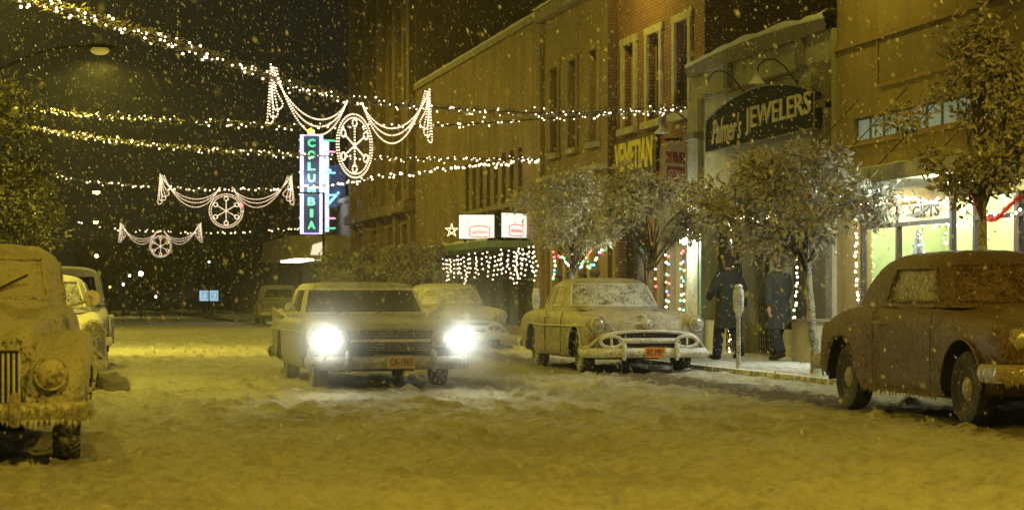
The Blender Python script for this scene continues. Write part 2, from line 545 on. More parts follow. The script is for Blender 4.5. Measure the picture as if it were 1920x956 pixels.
xs = steps(KL, 3.0, 0.045, 1.0) + steps(3.045, KX, 0.045, 1.0)
ys = [-60, -20, 2, 8] + steps(10.2, 420, 0.034, 1.0042)
rows = []
for y in ys:
    k = 1.0 if y > 9 else 0
    fade = 1.0 if y < 60 else 60.0 / y
    r = []
    for x in xs:
        edge = min(1.0, (x - KL) / 0.15, (KX - x) / 0.15)
        bank = 0.07 * math.exp(-((KX - x) / 0.22) ** 2) * (0.6 + 0.8 * abs(noise.noise(Vector((x, y * 1.3, 4)))))
        r.append((x, y, 0.012 + k * fade * (hgt(x, y) * edge + bank)))
    rows.append(r)
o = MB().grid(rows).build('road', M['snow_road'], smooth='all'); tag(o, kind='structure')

def walk(name, x0, x1):
    xs = steps(x0, x1, 0.09, 1.0)
    ys = [-60, 10] + steps(15, 300, 0.08, 1.006)
    rows = [[(x, y, 0.15 + (0.03 * noise.noise(Vector((x * 3, y * 3, 0))) + 0.02 * noise.noise(Vector((x * 8, y * 8, 2))) if 14 < y < 120 else 0) - (0.05 if x in (x0, x1) else 0)) for x in xs] for y in ys]
    o = MB().grid(rows).build(name, M['snow_walk'], smooth='all'); tag(o, kind='structure')
walk('pavement', KX + 0.14, FX + 0.35)
walk('pavement', FL - 4, KL - 0.14)
for a, b in ((KX, KX + 0.15), (KL - 0.15, KL)):
    o = MB().span((a, -60, -0.1), (b, 300, 0.135)).build('kerb', M['kerb']); tag(o, kind='structure')

# ================================================================== street lamps
def street_lamp(x, y, h, side, label, power, group='street lamps', color=SODIUM, reach=2.0, r=0.12, glow=60.0):
    t = thing('street_lamp', label, 'street lamp', (x, y, 0.0), 0, group)
    m = MB(); m.tube([(x, y, 0), (x, y, 0.5), (x, y, h - 0.7)], [0.13, 0.09, 0.06], 10)
    m.lathe([(0.2, 0), (0.2, 0.12), (0.13, 0.3), (0.1, 0.32)], (x, y, 0), n=12)
    m.build('pole', M['iron'], t, smooth=True)
    pts = [(x, y, h - 0.75)] + [(x + side * reach * k / 8, y, h - 0.75 + 0.95 * math.sin(math.pi / 2 * k / 8)) for k in range(1, 9)]
    m = MB(); m.tube(pts, 0.035, 8); m.build('arm', M['iron'], t, smooth=True)
    hx = x + side * (reach + 0.25)
    m = MB()
    rows = []
    for k in range(9):
        u = -0.4 + 0.1 * k
        rr = 0.17 * math.sqrt(max(0.02, 1 - (u / 0.42) ** 2))
        rows.append([(hx + side * u, y + rr * math.cos(a), h + 0.17 + 0.6 * rr * math.sin(a)) for a in [math.pi * j / 8 for j in range(9)]])
    m.grid(rows)
    hd = m.build('lamp_head', M['iron'], t, smooth=True)
    m = MB(); m.ball((hx + side * .04, y, h + 0.12), (0.20, 0.12, 0.10), seg=12, rings=6)
    lm = emit('lamp_lens', color, glow, 'NONE')
    m.build('lens', lm, t, smooth=True)
    if power:
        point_light('lamp_light', (hx, y, h - 0.1), power * .44, color, r, spot=168, aim=(hx + side * .2, y, 0), blend=.25, parent=t)
    return t

YEL = (1.0, 0.80, 0.085)
street_lamp(-1.95, 46.5, 6.35, 1, 'street lamp arching over the left of the road behind the first garland', 5200, color=YEL, glow=.2, reach=2.5)
street_lamp(-3.3, 28.2, 6.5, 1, 'street lamp standing left of the road beside the nearest cars', 3200, color=YEL, reach=1.2)
street_lamp(-2.35, 5.0, 9.0, 1, 'unseen street lamp added on the left pavement level with the camera', 4500, color=SODIUM)  # out of view, added to light the near road
street_lamp(10.2, 8.0, 9.0, -1, 'unseen street lamp added on the right pavement nearest the camera', 4500, color=SODIUM)  # unseen counterpart on the right, also added for the foreground
street_lamp(-3.4, 74.0, 14.0, 1, 'unseen street lamp added left of the road beyond the left trees', 9500, color=YEL, glow=20, reach=.6)  # added out of view to brighten the tall building
street_lamp(-2.9, 58.0, 11.5, 1, 'unseen tall street lamp added left of the road by the third tree', 3800, color=YEL, glow=20, reach=.7)  # unseen, added to brighten the long brown facade
street_lamp(-2.4, 127, 7.2, 1, 'upper far street lamp shining left of the wheel ornaments', 900, color=YEL, glow=40, reach=4.2, r=.2)
street_lamp(-6.2, 127, 7.2, 1, 'far street lamp shining through the left trees', 500, color=YEL, glow=60, reach=4.2, r=.2)
street_lamp(-2.0, 178, 7.2, 1, 'middle far street lamp below the upper one at the left', 900, color=YEL, glow=60, reach=4.6, r=.25)
def post_lamp(px, py, d, label, power, r=.16, glow=60, color=YEL):
    p = W(px, py, d); t = thing('post_lamp', label, 'lamp', (p.x, p.y, 0), 0, 'small far lamps at the end of the road')
    m = MB(); m.tube([(p.x, p.y, -.1), (p.x, p.y, p.z - r)], [.07, .04], 8); m.build('pole', M['iron'], t, smooth=True)
    m = MB(); m.ball(p, r, seg=12, rings=8); m.build('light_globe', emit('far_globe', color, glow, 'NONE'), t, smooth=True)
    if power: point_light('lamp_light', p, power, color, r, parent=t)
WH = (1.0, .9, .6)
post_lamp(181, 480, 135, 'lowest of the three small lamps in a column at the left', 150, .10, 40)
post_lamp(264, 513, 125, 'brightest small lamp over the far end of the road', 700, .12, 200, WH)
post_lamp(243, 517, 140, 'small lamp just left of the brightest far lamp', 0, .065, 25, WH)
post_lamp(231, 533, 140, 'low small lamp left of the brightest far lamp', 0, .065, 25, WH)
post_lamp(292, 556, 150, 'faint low lamp right of the brightest far lamp', 0, .07, 10, (1, 1, .9))
post_lamp(392, 491, 150, 'faint pale lamp above the small lit billboard', 0, .08, 4, (.7, 1, .8))
post_lamp(206, 538, 140, 'dim low yellow lamp nearest the left row of cars', 0, .06, 8)
def added_wall_lamp(x, y, z, label, power, color=YEL):  # lamps added above the view to light facades and pavement
    t = thing('added_wall_lamp', label, 'wall lamp', (x, y, z), 0, 'added facade lamps above the shops')
    m = MB(); m.tube([(x, y, z - .3), (x - .3, y, z), (x - 1.8, y, z + .05)], .03, 8); m.lathe([(.1, -.02), (.1, .04)], (x - .01, y, z - .3), 'x', 12)
    m.build('bracket', M['iron'], t, smooth=True)
    m = MB(); m.lathe([(.06, .1), (.1, .08), (.26, -.05), (.25, -.06)], (x - 1.85, y, z), n=16); m.build('lamp_shade', M['iron'], t, smooth=True)
    m = MB(); m.ball((x - 1.85, y, z - .05), .08); m.build('light_bulb', emit('wall_bulb', color, 20, 'NONE'), t, smooth=True)
    point_light('lamp_light', (x - 1.85, y, z - .25), power, color, .12, parent=t)
added_wall_lamp(12.5, 31.0, 8.6, 'unseen wall lamp added high on the ochre shop front', 260)
added_wall_lamp(12.7, 45.0, 9.2, 'unseen wall lamp added high on the red brick shop front', 330)

# ================================================================== buildings on the right
def wall_open(mb, X, y0, y1, z0, z1, ops, depth=0.22, m=None):
    """wall on the plane x = X facing the street, with openings (ya, yb, za, zb) and their reveals"""
    ys = sorted({y0, y1, *[o[0] for o in ops], *[o[1] for o in ops]})
    zs = sorted({z0, z1, *[o[2] for o in ops], *[o[3] for o in ops]})
    for i in range(len(ys) - 1):
        for k in range(len(zs) - 1):
            yc, zc = (ys[i] + ys[i + 1]) / 2, (zs[k] + zs[k + 1]) / 2
            if any(a < yc < b and c < zc < d for a, b, c, d in ops): continue
            mb.add([(X, ys[i], zs[k]), (X, ys[i + 1], zs[k]), (X, ys[i + 1], zs[k + 1]), (X, ys[i], zs[k + 1])], [(0, 1, 2, 3)], m)
    D = X + depth
    for a, b, c, d in ops:
        mb.add([(X, a, c), (D, a, c), (D, b, c), (X, b, c)], [(0, 1, 2, 3)], m)
        mb.add([(X, a, d), (D, a, d), (D, b, d), (X, b, d)], [(0, 1, 2, 3)], m)
        mb.add([(X, a, c), (D, a, c), (D, a, d), (X, a, d)], [(0, 1, 2, 3)], m)
        mb.add([(X, b, c), (D, b, c), (D, b, d), (X, b, d)], [(0, 1, 2, 3)], m)

def shell(mb, X, y0, y1, z1, X2, m=None):
    """the sides, back and roof of a building behind its front wall"""
    mb.add([(X, y0, 0), (X2, y0, 0), (X2, y0, z1), (X, y0, z1)], [(0, 1, 2, 3)], m)
    mb.add([(X, y1, 0), (X2, y1, 0), (X2, y1, z1), (X, y1, z1)], [(0, 1, 2, 3)], m)
    mb.add([(X2, y0, 0), (X2, y1, 0), (X2, y1, z1), (X2, y0, z1)], [(0, 1, 2, 3)], m)
    mb.add([(X, y0, z1), (X2, y0, z1), (X2, y1, z1), (X, y1, z1)], [(0, 1, 2, 3)], m)

def window(par, X, a, b, c, d, depth=0.2, glass=None, frame=None, sash=True, bars=0, fw=0.06):
    """sash window set in an opening: frame with pane"""
    m = MB(); x = X + depth - 0.05
    for q in ((a, a + fw, c, d), (b - fw, b, c, d), (a + fw, b - fw, c, c + fw), (a + fw, b - fw, d - fw, d)):
        m.span((x, q[0], q[2]), (x + 0.05, q[1], q[3]))
    if sash: m.span((x + .005, a + fw, (c + d) / 2 - .03), (x + 0.045, b - fw, (c + d) / 2 + .03))
    for k in range(bars):
        y = a + (b - a) * (k + 1) / (bars + 1)
        m.span((x + .006, y - .02, c + fw), (x + 0.044, y + .02, d - fw))
    f = m.build('window', frame or M['tan'], par)
    p = MB(); p.span((x + .02, a + fw, c + fw), (x + .03, b - fw, d - fw)); p.build('pane', glass or M['glass'], f)
    return f

def band(par, name, X, y0, y1, z0, z1, out, m, back=0.0):
    b = MB(); b.span((X - out, y0, z0), (X - 0.002 + back, y1, z1)); return b.build(name, m, par)

def snow_cap(par, X, y0, y1, z, depth=0.5, h=0.10, zf=None, name='snow_cap'):
    zf = zf or (lambda t: z)
    rows = []; n = max(6, int((y1 - y0) / 0.25))
    for i in range(n + 1):
        y = y0 + (y1 - y0) * i / n
        zz = zf(i / n); k = h * (0.8 + 0.5 * noise.noise(Vector((y * 1.4, z, 3))))
        rows.append([(X - .03, y, zz + .001), (X - .06, y, zz + k * .5), (X + .02, y, zz + k), (X + depth * .6, y, zz + k * 1.05), (X + depth, y, zz + .001)])
    return MB().grid(rows).build(name, M['snow'], par, smooth='all')

# ---------------------------------------------------------------- ochre shop with the gift window
X = 12.5
t = thing('shop_building', 'ochre stucco building with a flat canopy over a lit gift shop window', 'building', (X, 25, 0))
A0, A1 = 14.0, 33.2
win_z0, win_z1 = 0.62, 2.55
m = MB()
ops = [(A0 + 1, 32.45, 3.68, 4.06), (29.2, 30.9, 6.35, 8.0), (25.0, 26.7, 6.35, 8.0), (15.5, 32.3, 0.16, 2.62)]
wall_open(m, X, A0, A1, 0.0, 9.0, ops, 0.25)
shell(m, X, A0, A1, 9.0, 24)
m.build('wall', M['ochre'], t)
b = MB(); b.span((X - .05, A0, 5.22), (X - .002, A1 - .02, 5.30)); b.build('string_course', M['ochre_trim'], t)
b = MB()   # sunken sign panel: frame of mouldings
for q in ((A0, 31.4, 4.46, 4.52), (31.34, 31.4, 4.52, 5.22)): b.span((X - .035, q[0], q[2]), (X - .002, q[1], q[3]))
b.build('panel_moulding', M['ochre_trim'], t)
b = MB(); b.span((X - .008, A0, 4.522), (X - .001, 31.338, 5.218)); b.build('sign_panel', M['ochre_panel'], t)
b = MB(); b.span((X - .07, A0, 3.60), (X - .002, 32.6, 3.675)); b.build('sill', M['ochre_trim'], t)
for (a, c) in ((29.2, 30.9), (25.0, 26.7)):
    window(t, X, a, c, 6.35, 8.0, .2, M['glass'], M['cream_dark'], True, 2)
    b = MB(); b.span((X - .1, a - .1, 6.25), (X - .002, c + .1, 6.345)); b.build('sill', M['ochre_trim'], t)
# transom panes: the shop's cool light put into the glass as emission
tr = emit('transom_glass', (0.42, 0.62, 0.52), 0.20, base=(0.3, 0.36, 0.33))
y = 32.45; k = 0
while y > A0 + 1.2:
    b = MB(); w = 0.56
    for q in ((y - w, y - w + .03, 3.68, 4.06), (y - .03, y, 3.68, 4.06), (y - w + .03, y - .03, 3.68, 3.71), (y - w + .03, y - .03, 4.03, 4.06)):
        b.span((X + .06, q[0], q[2]), (X + .10, q[1], q[3]))
    f = b.build('transom_window', M['cream_dark'], t)
    p = MB(); p.span((X + .075, y - w + .03, 3.71), (X + .085, y - .03, 4.03)); p.build('pane', tr, f)
    y -= w + .002; k += 1
# canopy
cn = MB(); cn.span((11.15, A0, 2.82), (X - .003, 32.9, 2.99)); cn = cn.build('canopy', M['cream'], t)
b = MB(); b.span((11.11, A0, 2.80), (11.148, 32.92, 3.02)); b.build('fascia', M['cream'], cn)
snow_cap(t, 11.2, A0, 32.8, 2.993, 1.2, 0.07)
for yy in (32.2, 30.2, 28.2, 26.2):
    b = MB(); b.tube([(X - .01, yy, 4.35), (11.2, yy, 3.02)], .008, 6); b.build('tie_rod', M['iron'], t)
# storefront frame
b = MB()
for q in (32.24, 30.78, 28.75, 27.95, 26.55, 24.7): b.span((X + .05, q - .04, .16), (X + .13, q + .04, 2.62))
b.span((X + .052, 28.75, 2.28), (X + .128, 32.3, 2.34)); b.span((X + .052, 15.5, 2.28), (X + .128, 27.9, 2.34))
b.build('shop_frame', M['dark_wood'], t)
b = MB(); b.span((X + .04, 28.8, .16), (X + .14, 32.2, .55)); b.span((X + .04, 15.5, .16), (X + .14, 26.5, .55)); b.build('stall_riser', M['ochre_trim'], t)
for a, c in ((30.82, 32.2), (28.79, 30.74)):
    b = MB(); b.span((X + .08, a, .55), (X + .09, c, 2.28)); b.build('shop_window', M['glass_clear'], t)
b = MB(); b.span((X + .08, 15.5, .55), (X + .09, 26.5, 2.28)); b.build('shop_window', M['glass_clear'], t)
# the room inside
rm = MB(); yw = plain('lime_wall', (0.52, 0.58, 0.27), 0.8, var=.08)
rm.span((15.2, 15.4, .1), (15.3, 32.4, 3.2)); rm.span((X + .26, 32.36, .1), (15.2, 32.44, 3.2))
rm.span((X + .26, 15.4, 3.1), (15.2, 32.36, 3.2)); rm.span((X + .26, 15.4, .05), (15.2, 32.36, .12))
rm.build('shop_interior', yw, t)
b = MB(); b.span((14.0, 29.1, .12), (14.08, 32.3, 2.9)); b.build('display_partition', yw, t)
b = MB(); b.span((X + .14, 28.8, .45), (13.9, 32.2, .55)); b.build('display_shelf', M['white_paint'], t)
# recessed entry with maroon side and door
mar = plain('maroon', (0.16, 0.04, 0.03), .6)
b = MB(); b.span((13.6, 26.9, .12), (13.7, 28.9, 2.9)); b.build('entry_wall', mar, t)
d = MB(); d.span((13.2, 25.0, .14), (13.26, 26.2, 2.25)); d = d.build('door', M['white_paint'], t)
b = MB(); b.span((13.19, 25.15, 1.15), (13.198, 26.05, 2.1)); b.build('door_panel', plain('salmon', (.35, .12, .07), .6), d)
b = MB()
for k in range(6): b.span((13.185, 25.15, .3 + .13 * k), (13.198, 26.05, .38 + .13 * k))
b.build('louvre', M['white_paint'], d)
tube = emit('tube', (0.86, 1.0, 0.78), 7.0)
for yy, xx in ((31.6, 13.3), (29.8, 13.3), (27.3, 12.9), (25.3, 12.8), (22.5, 13.2)):
    b = MB(); b.tube([(xx, yy - .5, 3.02), (xx, yy + .5, 3.02)], .03, 8); b.build('light_tube', tube, t)
    point_light('tube_light', (xx, yy, 2.9), 95, (0.98, 1.0, 0.82), .25, parent=t)
b = MB(); b.tube([(11.9, 25.6, 2.76), (11.9, 27.6, 2.76)], .03, 8); b.build('light_tube', tube, t)
b = MB(); b.tube([(11.8, 29.6, 2.76), (11.8, 31.2, 2.76)], .03, 8); b.build('light_tube', tube, t)  # second canopy tube, added to light the pavement
point_light('tube_light', (11.35, 30.8, 2.62), 170, (.92, 1.0, .90), .25, parent=t)  # light of the added tube, set forward to spill onto the street
point_light('tube_light', (11.5, 26.6, 2.6), 110, (0.85, 1.0, 0.8), .25, parent=t)
# GIFTS lettering in the glass over the window
b = MB(); b.span((X + .055, 28.8, 2.34), (X + .075, 30.7, 2.60)); gl = b.build('sign_glass', emit('gift_glass', (.9, .75, .35), .5, base=(.5, .45, .3)), t)
lettering('GIFTS', 'lettering', M['plate_ink'], gl, (X + .053, 30.15, 2.385), (0, -1, 0), (0, 0, 1), 1.0, .18, .004, .02)
# painter's palette and script sign, top right corner
s = thing('palette_sign', 'dark painter palette sign with script lettering high on the ochre wall', 'sign', (12.45, 26.8, 5.8))
b = MB(); pts = [(27.05 + .42 * math.cos(a) * (1 + .12 * math.cos(2 * a)), 5.62 + .33 * math.sin(a) * (1.1 if math.sin(a) > 0 else 1)) for a in [2 * math.pi * k / 24 for k in range(24)]]
b.prism(pts, 12.40, 12.46, 'x'); pb = b.build('palette_board', M['ochre_panel'], s)
for k in range(6):
    a = 1.0 + k * .75
    b = MB(); b.ball((12.395, 27.05 + .28 * math.cos(a), 5.62 + .21 * math.sin(a)), (.012, .045, .045)); b.build('paint_dab', M['dark_wood'], pb)
b = MB(); b.tube([(12.38, 27.45, 5.25), (12.38, 27.2, 5.2), (12.38, 26.2, 5.35), (12.38, 25.6, 5.5)], .03, 6); b.build('underline', M['iron'], s)
lettering('Paint', 'lettering', M['iron'], s, (12.40, 26.9, 5.30), (0, -1, 0), (0, 0, 1), 1.3, .5, .03, .03, .3)

# ---------------------------------------------------------------- jewelers
XJ = 12.42
J0, J1 = 33.2, 41.2
t = thing('shop_building', 'single storey cream jewelers building with a snow topped parapet', 'building', (XJ, 37, 0))
m = MB()
ops = [(36.2, 38.0, .16, 2.75), (34.2, 35.9, .75, 2.6), (38.5, 40.3, .75, 2.6)]
wall_open(m, XJ, J0 + .005, J1, 0, 5.62, ops, .5)
shell(m, XJ, J0 + .005, J1, 5.62, 24)
m.build('wall', M['cream'], t)
zf = lambda u: 5.78 + 0.10 * math.sin(math.pi * u)
b = MB(); n = 20
rows = []
for i in range(n + 1):
    u = i / n; y = J0 + .02 + (J1 - J0 - .04) * u; z = zf(u)
    rows.append([(XJ - .10, y, 5.60), (XJ - .14, y, z), (XJ + .3, y, z), (XJ + .3, y, 5.60)])
b.grid(rows, closed=True).build('coping', M['cream_dark'], t)
snow_cap(t, XJ - .1, J0 + .05, J1 - .05, 5.8, .5, .15, zf=lambda u: zf(u) + .002)
for yy in (38.6, 34.6): band(t, 'bracket', XJ, yy - .11, yy + .11, 5.15, 5.6, .12, M['cream_dark'])
for a, c in ((33.25, 33.95), (40.45, 41.15)):
    band(t, 'pilaster', XJ, a, c, 0.15, 5.1, .10, M['cream'] if a > 40 else M['cream_dark'])
    band(t, 'pilaster_cap', XJ, a - .05 if a > 40 else a, c + .05, 4.32, 4.45, .2, M['cream_dark'])
band(t, 'string_course', XJ, 34.0, 40.4, 3.05, 3.15, .06, M['green_trim'])
band(t, 'string_course', XJ, 34.0, 40.4, 5.08, 5.13, .04, M['cream_dark'])
for a, c in ((34.2, 35.9), (38.5, 40.3)):
    window(t, XJ, a, c, .75, 2.6, .3, M['glass'], M['green_trim'], False, 1)
for yy in (34.1, 36.05, 38.15, 40.38):
    band(t, 'shop_post', XJ, yy - .1, yy + .1, .16, 2.9, .08, M['green_trim'])
band(t, 'lintel', XJ, 34.0, 40.4, 2.76, 2.95, .1, M['green_trim'])
# recessed entrance: folding gate, door with wreath
d = MB(); d.span((XJ + .42, 36.65, .2), (XJ + .47, 37.55, 2.3)); d = d.build('door', M['dark_wood'], t)
b = MB(); b.span((XJ + .41, 36.78, .9), (XJ + .419, 37.42, 2.15)); b.build('pane', M['glass'], d)
b = MB(); b.span((XJ + .48, 36.2, .16), (XJ + .52, 38.0, 2.75)); b.build('entry_back', M['cream_dark'], t)
def lattice(y0, y1, z0, z1, x):
    b = MB(); n = 8; w = (y1 - y0) / n
    for k in range(n + 1): b.tube([(x, y0 + k * w, z0), (x, y0 + k * w, z1)], .011, 5)
    for k in range(n):
        z = z0 + .05
        while z + .28 < z1:
            b.tube([(x - .015, y0 + k * w, z), (x - .015, y0 + (k + 1) * w, z + .14)], .006, 4, caps=False)
            b.tube([(x - .015, y0 + (k + 1) * w, z + .14), (x - .015, y0 + k * w, z + .28)], .006, 4, caps=False)
            z += .28
    return b
lattice(37.62, 38.5, .2, 2.45, XJ - .12).build('folding_gate', M['iron'], t)
lattice(35.6, 36.6, .2, 1.2, XJ - .12).build('folding_gate', M['iron'], t)

w_ = thing('door_wreath', 'dark green wreath hanging on the jewelers door', 'wreath', (XJ + .33, 37.1, 1.45))
b = MB()
for k in range(420):
    a = random.uniform(0, 2 * math.pi); rr = .26 + random.gauss(0, .045)
    c = Vector((XJ + .34 + random.gauss(0, .025), 37.1 + rr * math.cos(a), 1.45 + 1.25 * rr * math.sin(a)))
    u = Vector((random.uniform(-1, 1), random.uniform(-1, 1), random.uniform(-1, 1))).normalized() * .05; v = u.orthogonal() * .3
    b.add([c - u, c + v, c + u, c - v], [(0, 1, 2, 3)])
b.build('greenery', M['leaf_dark'], w_)
b = MB()
for k in range(14):
    a = k * .45; b.bead((XJ + .30, 37.1 + .26 * math.cos(a), 1.45 + .32 * math.sin(a)), .012)
b.build('ornament', M['lens'], w_)

# sign board
s = thing('jewelers_sign', 'dark arched board with cream JEWELERS lettering over the shop', 'sign', (XJ - .2, 37.3, 4.5))
pts = [(33.4, 3.98), (39.4, 3.98)]
for k in range(25):
    u = k / 24; y = 39.4 - u * 6.0
    pts.append((y, 4.58 + .36 * math.sin(math.pi * u) ** 0.8))
b = MB(); b.prism(pts, XJ - .24, XJ - .12, 'x'); bd = b.build('board', plain('sign_dark', (.014, .022, .020), .85, var=.3, spec=.15), s)
b = MB(); b.tube([(XJ - .245, p[0], p[1]) for p in pts], .018, 6, closed=True); b.build('edging', M['cream_dark'], s)
signm = plain('sign_cream', (.62, .56, .36), .6, var=.1)
lettering('JEWELERS', 'lettering', signm, s, (XJ - .242, 36.95, 4.12), (0, -1, 0), (0, 0, 1), 3.4, .50, .03, .008, spacing=1.08)
lettering("Palmer's", 'lettering', signm, s, (XJ - .242, 39.0, 4.10), (0, -1, 0), (0, 0, 1), 1.8, .48, .02, .01, .35)

def gooseneck(x, y, z, label):
    t = thing('gooseneck_lamp', label, 'lamp', (x, y, z), 0, 'unlit gooseneck lamps over the shop signs')
    pts = [(x, y, z)] + [(x - .28 - .28 * math.cos(a), y + .30, z + .18 + .28 * math.sin(a)) for a in [math.pi * k / 8 for k in range(9)]]
    pts = [(x, y, z), (x - .1, y + .02, z + .12), (x - .22, y + .08, z + .30), (x - .36, y + .16, z + .42), (x - .50, y + .24, z + .42), (x - .60, y + .30, z + .32), (x - .63, y + .32, z + .14)]
    b = MB(); b.tube(pts, .015, 6); b.lathe([(.06, 0), (.06, .02)], (x - .02, y, z), 'x', 10); b.build('arm', M['iron'], t, smooth=True)
    p = pts[-1]; b = MB(); b.lathe([(.03, .08), (.045, 0), (.06, -.03), (.16, -.14), (.155, -.145), (.05, -.04)], p, n=14)
    b.build('lamp_shade', snowy('shade', (.10, .12, .10), .45, .4, top=.3), t, smooth=True)
gooseneck(XJ - .05, 37.6, 4.95, 'gooseneck lamp over the left half of the jewelers sign')
gooseneck(XJ - .05, 34.75, 4.86, 'gooseneck lamp over the right half of the jewelers sign')

# wall sconce, lit white
s = thing('wall_sconce', 'small bright white lamp on the pier left of the jewelers shop', 'lamp', (XJ - .12, 40.95, 2.3))
b = MB(); b.span((XJ - .13, 40.88, 2.2), (XJ - .102, 41.02, 2.45)); b.build('back_plate', M['iron'], s)
b = MB(); b.ball((XJ - .24, 40.95, 2.33), .085, seg=12, rings=8); b.build('light_globe', emit('globe', (1, .93, .75), 30, 'NONE'), s, smooth=True)
point_light('sconce_light', (XJ - .42, 40.95, 2.33), 150, (.95, 1.0, .8), .08, parent=s)
# tan planter box and rail by the jewelers door
s = thing('planter_box', 'tan box with a snowy top on the pavement by the jewelers window', 'planter', (11.95, 32.8, .15))
b = MB(); b.span((11.75, 32.3, .15), (12.28, 33.3, .80)); b.build('box', M['tan'], s)
b = MB(); b.span((11.70, 32.25, .802), (12.30, 33.35, .85)); b.build('rim', M['cream_dark'], s)


# ---------------------------------------------------------------- red brick building
XB = 12.7
B0, B1 = 41.2, 48.2
t = thing('brick_building', 'tall red brick building with narrow stone framed upper windows', 'building', (XB, 45, 0))
m = MB()
WN = [(42.25, 43.2), (44.4, 45.35), (46.5, 47.4)]
ops = [(a, b, 5.05, 6.95) for a, b in WN] + [(41.75, 44.9, .5, 3.1), (45.5, 47.9, .16, 3.1)]
wall_open(m, XB, B0 + .005, B1, 0, 9.5, ops, .25)
m.build('wall', M['brick_f'], t)
m = MB(); shell(m, XB, B0 + .005, B1, 9.5, 24); m.build('side_wall', M['brick_s'], t)
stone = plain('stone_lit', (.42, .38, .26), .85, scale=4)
for a, c in WN:
    w = window(t, XB, a, c, 5.05, 6.95, .2, M['glass'], M['tan'])
    b = MB(); o_ = .06
    for q in ((a - .2, a, 5.05, 6.95), (c, c + .2, 5.05, 6.95), (a - .26, c + .26, 6.953, 7.12)): b.span((XB - o_, q[0], q[2]), (XB - .002, q[1], q[3]))
    b.build('window_surround', stone, t)
    b = MB(); b.span((XB - .14, a - .28, 4.9), (XB - .003, c + .28, 5.047)); b.build('sill', stone, t)
band(t, 'belt_course', XB, B0 + .01, B1 - .01, 3.72, 3.82, .06, M['brick_pale'])
aw = MB(); aw.prism([(XB - .45, 3.25), (XB - .45, 3.33), (XB - .003, 3.55), (XB - .003, 3.2)], 41.35, 45.2, 'y'); aw.build('cornice', plain('cornice_yellow', (.62, .55, .2), .7), t)
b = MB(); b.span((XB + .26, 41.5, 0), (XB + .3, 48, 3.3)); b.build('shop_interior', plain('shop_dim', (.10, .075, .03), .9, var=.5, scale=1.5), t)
for yy in (41.85, 42.6, 43.35, 44.1, 44.85): band(t, 'window_post', XB + .25, yy - .09, yy + .09, .5, 3.1, .2, M['tan'])
window(t, XB, 45.5, 47.9, .16, 3.1, .2, M['glass'], M['dark_wood'], False, 2)
band(t, 'pier', XB, 47.9, 48.19, .15, 3.7, .1, M['brick_pale'])
s = thing('restaurant_sign', 'long sign of tall yellow VENETIAN letters on the red brick wall', 'sign', (XB - .1, 46, 4.3))
b = MB(); b.span((XB - .10, 44.45, 3.95), (XB - .062, 48.0, 4.78)); b.build('board', M['dark_wood'], s)
lettering('VENETIAN', 'lettering', plain('neon_yellow', (.70, .60, .10), .5), s, (XB - .101, 47.85, 4.05), (0, -1, 0), (0, 0, 1), 3.2, .66, .03, .03)
# projecting sign
s = thing('projecting_sign', 'rounded white sign with dark red panels hanging over the brick shop front', 'sign', (12.2, 41.3, 4.0))
ang = R(38)
right = Vector((math.cos(ang), math.sin(ang), 0))
c0 = Vector((11.98, 41.0, 3.76)); nrm = right.cross(Vector((0, 0, 1)))
def rr_outline(w, h, r, n=6):
    out = []
    for cx, cz, a0 in ((w / 2 - r, h / 2 - r, 0), (-w / 2 + r, h / 2 - r, 90), (-w / 2 + r, -h / 2 + r, 180), (w / 2 - r, -h / 2 + r, 270)):
        for k in range(n + 1):
            a = R(a0 + 90 * k / n); out.append((cx + r * math.cos(a), cz + r * math.sin(a)))
    return out
def slab(out, c, right, th, off=0.0, tilt=0.0):
    b = MB(); n = len(out); nr = right.cross(Vector((0, 0, 1)))
    vs = [c + right * p[0] + Vector((0, 0, p[1])) + nr * off for p in out] + [c + right * p[0] + Vector((0, 0, p[1])) + nr * (off + th) for p in out]
    b.add(vs, [tuple(range(n)), tuple(range(n, 2 * n))[::-1]] + [(i, (i + 1) % n, n + (i + 1) % n, n + i) for i in range(n)])
    return b
slab(rr_outline(.74, .98, .14), c0, right, .12, -.06).build('sign_box', plain('sign_white', (.48, .38, .24), .6), s)
dred = plain('dark_red', (.22, .03, .025), .7)
for (cx, cz, w, h) in ((-.23, .22, .17, .22), (0, .22, .20, .22), (.22, .22, .18, .22), (0, -.12, .60, .32)):
    slab([(cx - w / 2, cz - h / 2), (cx + w / 2, cz - h / 2), (cx + w / 2, cz + h / 2), (cx - w / 2, cz + h / 2)], c0, right, .01, .0605).build('red_panel', dred, s)
lettering('PIZZERIA', 'lettering', plain('sign_pale', (.45, .25, .2), .6), s, c0 + nrm * .071 + right * -.27 + Vector((0, 0, -.2)), right, (0, 0, 1), .54, .17, .005, .01)
b = MB(); b.tube([(XB, 41.7, 4.42), (12.3, 41.3, 4.38), (11.8, 40.9, 4.33)], .03, 6); b.build('bracket', M['iron'], s)
gooseneck(XB - .02, 41.75, 4.55, 'gooseneck lamp over the hanging sign on red brick')

